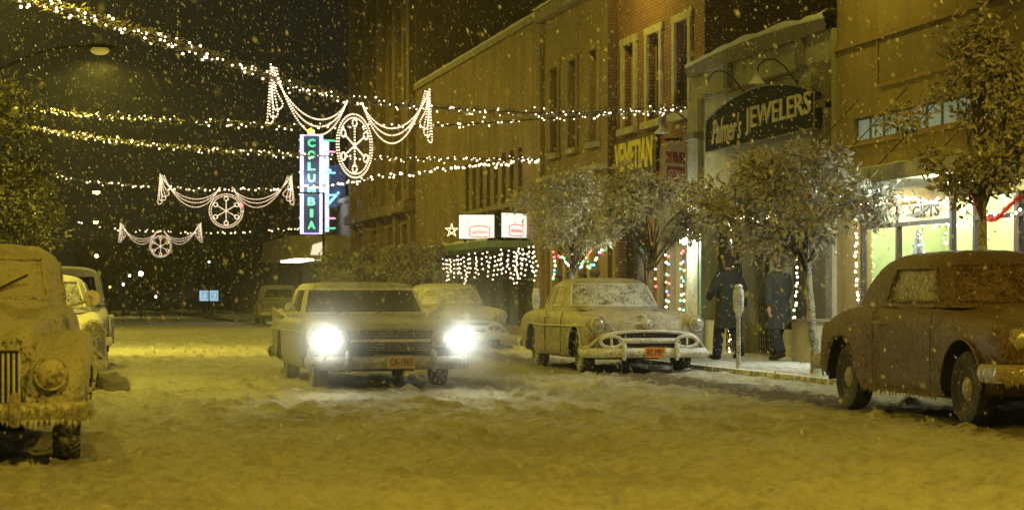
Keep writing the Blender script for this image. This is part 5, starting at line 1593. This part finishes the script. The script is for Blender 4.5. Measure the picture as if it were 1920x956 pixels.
for s in (-1, 1):
    for (ya, yb, top, xo) in ((-2.28, -.75, .96, .90), (.7, 2.15, .90, .88)):
        rows = []; n_ = 30
        yc = (ya + yb) / 2; L = (yb - ya) / 2
        for i in range(n_ + 1):
            a = math.pi * i / n_; y = yc - L * math.cos(a); zt = .30 + (top - .30) * math.sin(a) ** .7
            zb = Rz = .36 + .02
            row = []
            for k in range(13):
                q = k / 12
                ang_ = math.pi * q
                x = .60 + (xo - .60) * math.sin(ang_ * .5) ** .55 if q < 1 else xo
                x = .52 + (xo - .52) * math.sin(min(1, q * 1.6) * math.pi / 2) ** .8
                z = zt - (zt - .34) * max(0, (q - .35) / .65) ** 1.4 - .03 * (1 - min(1, q * 3))
                e = 1 - .18 * abs(math.cos(a)) ** 3
                kq = .02 * noise.noise(Vector((x * 9, y * 9, z * 9 + s)))
                row.append((s * (x * e + kq), y, max(.30, z + kq)))
            rows.append(row)
        b = MB(); m_ = 13; vs = [p for r in rows for p in r]; fs = []
        wy = -1.62 if ya < 0 else 1.4
        for i in range(n_):
            for k in range(m_ - 1):
                f = (i * m_ + k, i * m_ + k + 1, (i + 1) * m_ + k + 1, (i + 1) * m_ + k)
                cyc = sum(vs[q][1] for q in f) / 4; czc = sum(vs[q][2] for q in f) / 4
                if math.hypot(cyc - wy, czc - .36) < .40 and k > 5: continue
                fs.append(f)
        b.add(vs, fs); b.build('fender', heavy, cF, smooth=True, world=False)
    headlight(cF, s * .60, -2.29, .66, .105, heavy, snowy('lens_snow', (.2, .18, .14), .54, .3, scale=30, snowc=(.6, .55, .43)), .16)
b = MB()
for k in range(22):
    x = -.386 + .0367 * k; b.tube([(x, -2.25 - .02 * (1 - (x / .4) ** 2), .46), (x, -2.26 - .02 * (1 - (x / .4) ** 2), .80)], .009, 6)
g0 = MB(); g0.add([(-.41, -2.225, .44), (.41, -2.225, .44), (.38, -2.225, .82), (-.38, -2.225, .82)], [(0, 1, 2, 3)]); g0 = g0.build('grille_mouth', M['grille_dark'], cF, world=False)
b.build('grille_bars', M['chrome_snow'], g0, smooth=True, world=False)
bumper(cF, -2.48, .84, .40, .13, snowy('bumper_snow', (.4, .38, .33), .5, .25, .8, scale=24, stretch=1.6, top=.2, bmp=.8, snowc=(.62, .57, .46)), .15, (-.36, .36), .06)
fringe(cF, [(-.84, -2.36, .345), (-.5, -2.47, .34), (0, -2.52, .34), (.5, -2.47, .34), (.86, -2.34, .345)], M['snow'], .02, .08, .022, 5)
fringe(cF, [(.86, -2.2, .50), (.9, -2.02, .62), (.9, -1.62, .77), (.9, -1.25, .62), (.88, -1.0, .40)], M['snow'], .01, .05, .03, 6)
plate(cF, -.08, -2.60, .33, 'VR 41', .32, .17)
b = MB(); b.tube([(.1, -.86, 1.2), (.42, -.72, 1.36)], .010, 5); b.tube([(-.1, -.86, 1.2), (-.42, -.72, 1.36)], .010, 5); b.build('wiper', M['black'], cF, world=False)
b = MB(); b.tube([(.72, -.8, 1.12), (.86, -.85, 1.16)], .012, 6); b.lathe([(0, -.02), (.06, -.015), (.065, .01), (.05, .03)], (.9, -.85, 1.18), 'y', 12); b.build('side_mirror', M['chrome_snow'], cF, smooth=True, world=False)
# snow drooping under the right front fender

# ---------------------------------------------------------------- pickups
ST_E = [(-2.4, .62, .90, .80, .60, .44), (-2.3, .80, .98, .88, .64, .36), (-1.6, .88, 1.06, .95, .66, .34), (-.9, .9, 1.10, 1.02, .68, .32), (-.2, .9, 1.10, 1.04, .68, .32), (.3, .9, 1.05, 1.03, .68, .32), (.32, .9, .62, .62, .5, .34), (.4, .9, .60, .6, .5, .36), (2.3, .9, .60, .60, .5, .4), (2.35, .88, .58, .58, .5, .42)]
GH_E = [(1.06, -.9, .40, .84), (1.15, -.82, .38, .82), (1.35, -.66, .34, .78), (1.55, -.55, .30, .74), (1.64, -.45, .24, .68), (1.70, -.3, .1, .5), (1.72, -.15, 0, .15)]
WE = [('windshield', 216, 324, 1.16, 1.54), ('rear_window', 50, 130, 1.16, 1.54), ('side_window', 155, 205, 1.16, 1.54), ('side_window', 0, 25, 1.16, 1.54), ('side_window', 336, 360, 1.16, 1.54)]
def pickup(label, loc, rz, body, seed, txt=None):
    c = make_car('pickup_truck', label, loc, rz, body, ST_E, (-1.5, 1.35), .38, .44, GH_E, WE, M['glass'], M['chrome_snow'], .76, cat='pickup truck', n=3.6, seed=seed, hub=M['chrome_snow'])
    b = MB()
    b.span((-.90, .42, .5), (-.84, 2.40, 1.08)); b.span((.84, .42, .5), (.90, 2.40, 1.08)); b.span((-.84, .42, .5), (.84, .48, 1.08)); b.span((-.84, .48, .58), (.84, 2.34, .64)); b.build('cargo_bed', body, c, world=False)
    b = MB(); b.span((-.83, 2.342, .62), (.83, 2.40, 1.06)); tg = b.build('tailgate', body, c, world=False)
    b = MB(); b.tube([(-.78, 2.41, .68), (.78, 2.41, .68), (.78, 2.41, 1.0), (-.78, 2.41, 1.0)], .015, 5, closed=True); b.build('tailgate_rib', M['chrome_snow'], tg, world=False)
    bumper(c, 2.52, .86, .48, .14, M['chrome_snow'], .03, (), .05, sgn=1); bumper(c, -2.5, .86, .48, .14, M['chrome_snow'], .1, (), .05)
    for s in (-1, 1):
        headlight(c, s * .66, -2.33, .78, .10, M['chrome_snow'])
        b = MB(); b.ball((s * .87, 2.43, .8), (.04, .03, .07)); b.build('tail_light', plain('tail_red3', (.3, .01, .01), .2), c, smooth=True, world=False)
        for wy in (1.35,):
            b = MB(); rows = [[(s * x, wy + .52 * math.cos(a), .38 + .50 * math.sin(a)) for x in (.88, 1.0, 1.02)] for a in [math.pi * k / 14 for k in range(15)]]
            b.grid(rows); b.build('fender', body, c, smooth='all', world=False)
    return c
pickup('pale pickup truck parked far down the right kerb, seen from behind', (9.3, 93.0, .01), 0 if False else R(180), white_body, 3)
bpy.context.view_layer.update()
pickup('dark pickup truck third in the left row with frost round its cab', (-.08, 37.5, .01), R(0), snowy('dark_pick', (.05, .035, .02), .44, .4, scale=30, top=.3), 8)

# ================================================================== people
def skin_mesh(joints, edges, sub=2):
    """joints: {name: (pos, rx, ry)}"""
    names = list(joints); idx = {n: i for i, n in enumerate(names)}
    me = bpy.data.meshes.new('skel'); me.from_pydata([joints[n][0] for n in names], [(idx[a], idx[b]) for a, b in edges], [])
    o = bpy.data.objects.new('skel', me); C.objects.link(o)
    o.modifiers.new('s', 'SKIN')
    sv = me.skin_vertices[0].data
    for n in names:
        sv[idx[n]].radius = (joints[n][1], joints[n][2]); sv[idx[n]].use_root = (n == names[0])
    m = o.modifiers.new('u', 'SUBSURF'); m.levels = sub; m.render_levels = sub
    dg = bpy.context.evaluated_depsgraph_get(); dg.update()
    out = bpy.data.meshes.new_from_object(o.evaluated_get(dg))
    bpy.data.objects.remove(o); bpy.data.meshes.remove(me)
    out.polygons.foreach_set('use_smooth', [True] * len(out.polygons))
    return out

def person(label, loc, rz, coat, stride, armL, armR, coat_len=.62, hat=True, h=1.0, lean=0.0):
    t = thing('person', label, 'person', loc, rz)
    J = {}; E = []
    def j(n, p, r, r2=None): J[n] = (Vector(p) * h, r * h, (r2 or r) * h)
    j('pelvis', (0, 0, .95), .135, .105); j('belly', (0, .0, 1.10), .13, .10); j('chest', (0, .01 + lean * .5, 1.32), .155, .11); j('neck', (0, .01 + lean, 1.50), .055); j('jaw', (0, .04 + lean, 1.58), .065, .07); j('head', (0, .03 + lean, 1.69), .082, .10); j('crown', (0, .01 + lean, 1.775), .05, .06)
    j('nose', (0, .125 + lean, 1.64), .013, .012)
    E += [('pelvis', 'belly'), ('belly', 'chest'), ('chest', 'neck'), ('neck', 'jaw'), ('jaw', 'head'), ('head', 'crown'), ('head', 'nose')]
    for s, n, arm in ((-1, 'l', armL), (1, 'r', armR)):
        j(n + 'sh', (s * .19, .01 + lean * .7, 1.42), .065); j(n + 'el', arm[0], .048); j(n + 'wr', arm[1], .032, .026)
        w = Vector(arm[1]); d = (w - Vector(arm[0])).normalized(); palm = w + d * .075
        j(n + 'pm', palm, .038, .018)
        E += [('chest', n + 'sh'), (n + 'sh', n + 'el'), (n + 'el', n + 'wr'), (n + 'wr', n + 'pm')]
        side = d.cross(Vector((1, 0, 0))).normalized()
        for k, (off, L) in enumerate(((-.03, .075), (-.01, .085), (.012, .08), (.032, .06))):
            a = palm + side * off + d * .045; b_ = a + d * L * .55 + Vector((-s * .012, 0, 0)); c_ = b_ + d * L * .35 + Vector((-s * .025, 0, 0))
            j(f'{n}f{k}a', a, .010); j(f'{n}f{k}b', b_, .009); j(f'{n}f{k}c', c_, .007)
            E += [(n + 'pm', f'{n}f{k}a'), (f'{n}f{k}a', f'{n}f{k}b'), (f'{n}f{k}b', f'{n}f{k}c')]
        a = palm - side * .045 - d * .02; b_ = a - side * .02 + d * .045
        j(n + 'ta', a, .012); j(n + 'tb', b_, .009); E += [(n + 'pm', n + 'ta'), (n + 'ta', n + 'tb')]
        st = stride * s
        foot = Vector((s * .09, st, .07)); knee = Vector((s * .095, st * .45 + .04, .50))
        lift = .06 if st < -.05 else 0
        foot.z += lift
        j(n + 'hip', (s * .09, 0, .90), .095); j(n + 'kn', knee, .062); j(n + 'an', foot, .042); j(n + 'to', foot + Vector((s * .02, .15, -.035 - lift * .6)), .035, .028)
        E += [('pelvis', n + 'hip'), (n + 'hip', n + 'kn'), (n + 'kn', n + 'an'), (n + 'an', n + 'to')]
    me = skin_mesh(J, E)
    me.materials.clear(); me.materials.append(M['skin'])
    o = bpy.data.objects.new('body', me); C.objects.link(o); o.parent = t
    # trousers and shoes
    b = MB()
    for s, n in ((-1, 'l'), (1, 'r')):
        P = [J[n + 'hip'][0], J[n + 'kn'][0], J[n + 'an'][0] + Vector((0, 0, .02))]
        pts = catmull(P, .08); b.tube(pts, [(.118 - .045 * i / len(pts)) * h for i in range(len(pts))], 12)
    b.build('trousers', M['trouser'], t, smooth=True, world=False)
    for s, n in ((-1, 'l'), (1, 'r')):
        a, c = J[n + 'an'][0], J[n + 'to'][0]; b = MB(); d = (c - a)
        z0 = min(a.z, c.z) - .04
        b.tube([a + Vector((0, -.075, -.03)), a + Vector((0, -.03, -.02)), a + d * .5 + Vector((0, 0, -.01)), c + Vector((0, 0, 0)), c + d * .35], [.035, .052, .05, .042, .02], 10); b.build('shoe', M['black'], t, smooth=True, world=False)
    # coat
    rings = [(1.515, .085, .075), (1.47, .16, .10), (1.42, .215, .125), (1.30, .225, .145), (1.15, .215, .145), (1.02, .21, .15), (.90, .225, .165), (.75, .24, .18), (.60, .255, .195), (coat_len - .06, .265, .205), (coat_len - .07, .25, .19)]
    rows = []
    for i, (z, rx, ry) in enumerate(rings):
        yo = .01 + lean * max(0, (z - .9) / .6)
        row = []
        for k in range(36):
            a = 2 * math.pi * k / 36; f = 1 + (.05 * max(0, (1.1 - z)) * math.sin(a * 5 + i * .3))
            x = rx * f * math.copysign(abs(math.cos(a)) ** .85, math.cos(a)); y = ry * f * math.sin(a) + yo + (stride * .18 * math.sin(a) * max(0, 1 - z))
            row.append((x * h, y * h, z * h))
        rows.append(row)
    b = MB(); b.grid(rows, closed=True)
    b.build('coat', coat, t, smooth=True, world=False)
    for s, n in ((-1, 'l'), (1, 'r')):
        pts = catmull([J[n + 'sh'][0] + Vector((-s * .04, 0, .0)), J[n + 'sh'][0] * .5 + J[n + 'el'][0] * .5, J[n + 'el'][0], J[n + 'wr'][0] + Vector((0, 0, .0))], .06)
        b = MB(); b.tube(pts, [(.092 - .03 * i / len(pts)) * h for i in range(len(pts))], 14); b.build('sleeve', coat, t, smooth=True, world=False)
    b = MB(); hc = J['head'][0]
    b.tube([hc + Vector((0, -.045, -.13)), hc + Vector((0, -.06, -.02)), hc + Vector((0, -.03, .05))], [.06, .088, .08], 12); b.build('hair', M['hair'], t, smooth=True, world=False)
    for s in (-1, 1):
        b = MB(); b.ball(hc + Vector((s * .082, .0, -.05)), (.012, .02, .032), seg=8, rings=6); b.build('ear', M['skin'], t, smooth=True, world=False)
        b = MB(); b.ball(hc + Vector((s * .032, .092, -.03)), .012, seg=8, rings=6); b.build('eye', M['white_paint'], t, smooth=True, world=False)
    b = MB(); b.tube([hc + Vector((-.025, .10, -.095)), hc + Vector((0, .106, -.097)), hc + Vector((.025, .10, -.095))], .006, 6); b.build('mouth', M['dark_red'] if 'dark_red' in M else M['skin'], t, smooth=True, world=False)
    if hat:
        c = hc + Vector((0, .0, .035)); b = MB()
        b.lathe([(.165, .0), (.17, .012), (.10, .022), (.098, .05), (.092, .10), (.07, .125), (.03, .118), (0, .112)], c, n=24); b.lathe([(.165, .0), (.09, .004), (0, .004)], c, n=24)
        hh = b.build('hat', coat, t, smooth=True, world=False)
        b = MB(); b.lathe([(.101, .022), (.102, .048)], c, n=24); b.build('hat_band', M['black'], hh, world=False)
    return t
person('man in a dark hat and long dark coat walking left of the parking meter', (11.02, 34.4, .15), R(20), M['coat_a'], -.20, ((-.30, .03, 1.16), (-.25, .20, 1.05)), ((.27, -.06, 1.15), (.29, -.02, .90)), .60)
person('man in a long dark coat striding by the jewelers window, head behind the leaves', (11.62, 33.6, .15), R(14), M['coat_b'], .24, ((-.27, -.12, 1.17), (-.29, -.17, .92)), ((.27, .12, 1.18), (.28, .24, .96)), .60, True, .98)

# ================================================================== parking meters
def meter(x, y, label, hgt=1.22):
    t = thing('parking_meter', label, 'parking meter', (x, y, .15), 0, 'parking meters along the right kerb')
    b = MB(); b.tube([(x, y, .12), (x, y, .16), (x, y, hgt - .25)], [.05, .035, .032], 10); b.build('post', M['bark'], t, smooth=True)
    b = MB()
    prof = [(.035, -.30), (.05, -.27), (.075, -.22), (.085, -.10), (.088, 0), (.075, .09), (.045, .135), (0, .15)]
    rows = []
    for r, z in prof[::-1]:
        rows.append([(x + r * math.cos(a) * 1.0, y + r * .75 * math.sin(a), hgt + z) for a in [2 * math.pi * k / 16 for k in range(16)]])
    b.grid(rows, closed=True); b.build('meter_head', M['meter'], t, smooth=True)
    b = MB(); b.ball((x, y, hgt + .14), (.07, .06, .035), seg=12, rings=6); b.build('snow_cap', M['snow'], t, smooth=True)
M['meter'] = snowy('meter', (.12, .12, .11), .56, .5, scale=40, top=.2)
meter(9.96, 30.6, 'snow crusted parking meter standing in front of the jewelers door')
meter(9.96, 44.5, 'snow crusted parking meter left of the frosted sedan')
meter(9.96, 53.5, 'far parking meter beside the pale snow covered sedan')

# ================================================================== trees
def tree(label, x, y, zb, trunk_h, trunk_r, cz, rx, rz, n_leaf, mt, seed, lean=(0, 0), shape=None, leaf=(.066, .024), nclump=60, group='street trees', topn=0, bark=None, name='street_tree', ry=None):
    rnd = random.Random(seed)
    t = thing(name, label, 'tree', (x, y, zb), 0, group)
    ry = ry or rx
    top = Vector((x + lean[0], y + lean[1], zb + trunk_h))
    b = MB(); n = 12; pts = []
    for k in range(n + 1):
        u = k / n; pts.append(Vector((x + lean[0] * u + .03 * noise.noise(Vector((u * 4, seed, 0))), y + lean[1] * u + .03 * noise.noise(Vector((u * 4, 0, seed))), zb - .03 + (trunk_h + .03) * u)))
    b.tube(pts, [trunk_r * (1.25 - .5 * k / n + (.25 if k == 0 else 0)) for k in range(n + 1)], 12); b.build('trunk', bark or M['bark'], t, smooth=True)
    # clumps through the crown volume
    cl = []
    tries = 0
    while len(cl) < nclump and tries < nclump * 40:
        tries += 1
        u = Vector((rnd.uniform(-1, 1), rnd.uniform(-1, 1), rnd.uniform(-1, 1)))
        if u.length > 1: continue
        if u.length < .45 and rnd.random() < .6: continue
        k = shape(u.z) if shape else 1.0
        p = Vector((x + lean[0] + u.x * rx * k, y + lean[1] + u.y * ry * k, cz + u.z * rz))
        nz = noise.noise(p * 1.1 + Vector((seed, 0, 0)))
        if nz < -.12: continue
        cl.append((p, rnd.uniform(.16, .34) * min(1.6, rx / 1.3)))
    b = MB()
    for (p, r) in cl:
        if rnd.random() < .5:
            root = pts[-1].lerp(pts[int(n * .75)], rnd.random())
            ax = root.lerp(Vector((x + lean[0], y + lean[1], cz)), .35)
            q = catmull([root, ax.lerp(p, .45) + Vector((rnd.gauss(0, .08), rnd.gauss(0, .08), rnd.gauss(0, .05))), p], .25)
            r0 = trunk_r * .38
            b.tube(q, [max(.006, r0 * (1 - i / len(q)) ** 1.0) for i in range(len(q))], 5)
    b.build('limbs', bark or M['twig'], t, smooth=True)
    b = MB(); V = b.v; Fc = b.f; Mi = b.m
    b.mats = [mt]
    per = int(n_leaf / max(1, len(cl)))
    for (p, r) in cl:
        for k in range(int(per * rnd.uniform(.6, 1.4))):
            g_ = Vector((rnd.gauss(0, 1), rnd.gauss(0, 1), rnd.gauss(0, .8))) * r * .62
            c = p + g_
            d = (g_.normalized() + Vector((rnd.gauss(0, .7), rnd.gauss(0, .7), rnd.gauss(-.25, .6)))).normalized()
            s = leaf[0] * rnd.uniform(.6, 1.3); w = leaf[1] * rnd.uniform(.8, 1.2)
            sd = d.orthogonal().normalized(); sd = (Matrix.Rotation(rnd.uniform(0, 6.28), 3, d) @ sd)
            nn = d.cross(sd) * w * .4
            i = len(V)
            V.extend([tuple(c - d * s), tuple(c + sd * w + nn), tuple(c + d * s), tuple(c - sd * w + nn)])
            Fc.append((i, i + 1, i + 2)); Fc.append((i, i + 2, i + 3)); Mi.append(0); Mi.append(0)
    b.build('crown', mt, t)
    return t
tree('snow dusted street tree right of the two walking men, trunk speckled white', 10.15, 27.75, .15, 1.75, .058, 2.60, 1.32, .86, 7000, M['leaf'], 3, nclump=50, leaf=(.068, .025), lean=(-.12, .1))
tree('tall narrow street tree rising behind the brown coupe', 10.2, 22.2, .15, 2.3, .055, 3.25, 1.0, 1.0, 6000, M['leaf'], 11, lean=(-.12, .1), shape=lambda z: 1 - .72 * max(0, z + .1) if z > -.4 else .85, nclump=52, leaf=(.064, .024))
tree('frosted street tree in front of the red brick shop', 10.15, 36.1, .15, 1.75, .05, 2.72, 1.04, .72, 6000, M['leaf_frost'], 5, nclump=38)
tree('frosted street tree in front of the pale brick shop', 10.15, 42.0, .15, 1.8, .05, 2.92, 1.1, .78, 6000, M['leaf_frost'], 8, nclump=40)
tree('dark street tree before the shop with icicle lights', 10.3, 62.0, .15, 1.5, .05, 2.2, 1.05, .75, 2600, M['leaf'], 9, nclump=40, leaf=(.07, .03))
tree('dark street tree under the marquee', 10.3, 76.0, .15, 1.5, .05, 2.0, 1.4, .85, 3000, M['leaf'], 10, nclump=45, leaf=(.09, .04))
tree('big leafy tree at the left edge behind the garlands', -2.75, 33.5, .15, 2.4, .12, 3.15, 2.75, 1.55, 20000, M['leaf_left'], 13, nclump=100, leaf=(.062, .026), group='trees along the left pavement')
tree('second leafy tree along the left pavement', -2.6, 45.0, .15, 2.2, .12, 3.0, 2.3, 1.9, 15000, M['leaf_left'], 14, nclump=80, leaf=(.07, .03), group='trees along the left pavement')
tree('third leafy tree along the left pavement, lit yellow from the road lamp', -2.2, 56.0, .15, 2.0, .12, 2.9, 2.2, 1.9, 12000, M['leaf_left'], 15, nclump=80, leaf=(.09, .04), group='trees along the left pavement')
rr_ = random.Random(5)
NM = ['far dark tree left of the road end', 'far dark tree behind the lit billboard', 'far dark tree right of the billboard', 'far dark tree beside the far brick building', 'far dark tree beyond the pickup truck', 'far dark tree in the middle of the road end', 'far dark tree behind the low bright lamp', 'far dark tree below the farthest garland']
for k in range(8):
    px = (205, 345, 425, 505, 560, 300, 250, 470)[k]; d = (215, 185, 230, 150, 130, 250, 235, 175)[k]
    p = W(px, 560, d)
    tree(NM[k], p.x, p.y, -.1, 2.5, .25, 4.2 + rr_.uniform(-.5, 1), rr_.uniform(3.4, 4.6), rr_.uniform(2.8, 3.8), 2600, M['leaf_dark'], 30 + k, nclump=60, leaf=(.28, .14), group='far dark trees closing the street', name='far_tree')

# ================================================================== falling snow and the air
rnd = random.Random(99)
b = MB(); b.mats = [M['flake']]
V, Fc, Mi = b.v, b.f, b.m
def flake(c, s):
    i = len(V)
    ax = Vector((rnd.gauss(.35, .3), rnd.gauss(0, .3), rnd.gauss(-1, .35))).normalized(); u = ax.orthogonal().normalized(); w = ax.cross(u)
    k = rnd.uniform(1.0, 1.9)
    V.extend([tuple(c + ax * s * k), tuple(c + u * s * .75), tuple(c + w * s * .7), tuple(c - u * s * .8), tuple(c - w * s * .75), tuple(c - ax * s * k)])
    for f in ((0, 1, 2), (0, 2, 3), (0, 3, 4), (0, 4, 1), (5, 2, 1), (5, 3, 2), (5, 4, 3), (5, 1, 4)):
        Fc.append(tuple(i + q for q in f)); Mi.append(0)
NF = 0
while NF < 40000:
    y = 3 + 36 * rnd.random() ** .75; x = rnd.uniform(-13, 12.2); z = rnd.uniform(.1, 13)
    ang_ = math.atan2(x, y) - YAW
    if abs(math.tan(ang_)) > .33 and rnd.random() < .85: continue
    if z > 2.2 + y * .19: continue
    if z < 1.9 and y > 15 and ((7.9 < x < 10) or (3.2 < x < 5.4 and 26.5 < y < 33.5) or x < .6): continue
    if math.hypot(x, y) < 5: continue
    flake(Vector((x, y, z)), (.0032 + .0078 * rnd.random() ** 2.2) * (1 + y / 130)); NF += 1
o = b.build('snowfall', M['flake'], None); o['kind'] = 'stuff'

bpy.context.view_layer.update()
hz = MB(); hz.span((-60, -40, -1.2), (60, 330, 24))
o = hz.build('haze', None); o['kind'] = 'stuff'
hm = bpy.data.materials.new('haze_air'); hm.use_nodes = True
nt = hm.node_tree; nt.nodes.clear()
ho = nt.nodes.new('ShaderNodeOutputMaterial'); hv = nt.nodes.new('ShaderNodeVolumePrincipled')
hv.inputs['Color'].default_value = (.9, .9, .9, 1); hv.inputs['Density'].default_value = 0.0007; hv.inputs['Anisotropy'].default_value = 0.6
nt.links.new(hv.outputs[0], ho.inputs['Volume'])
o.data.materials.clear(); o.data.materials.append(hm)
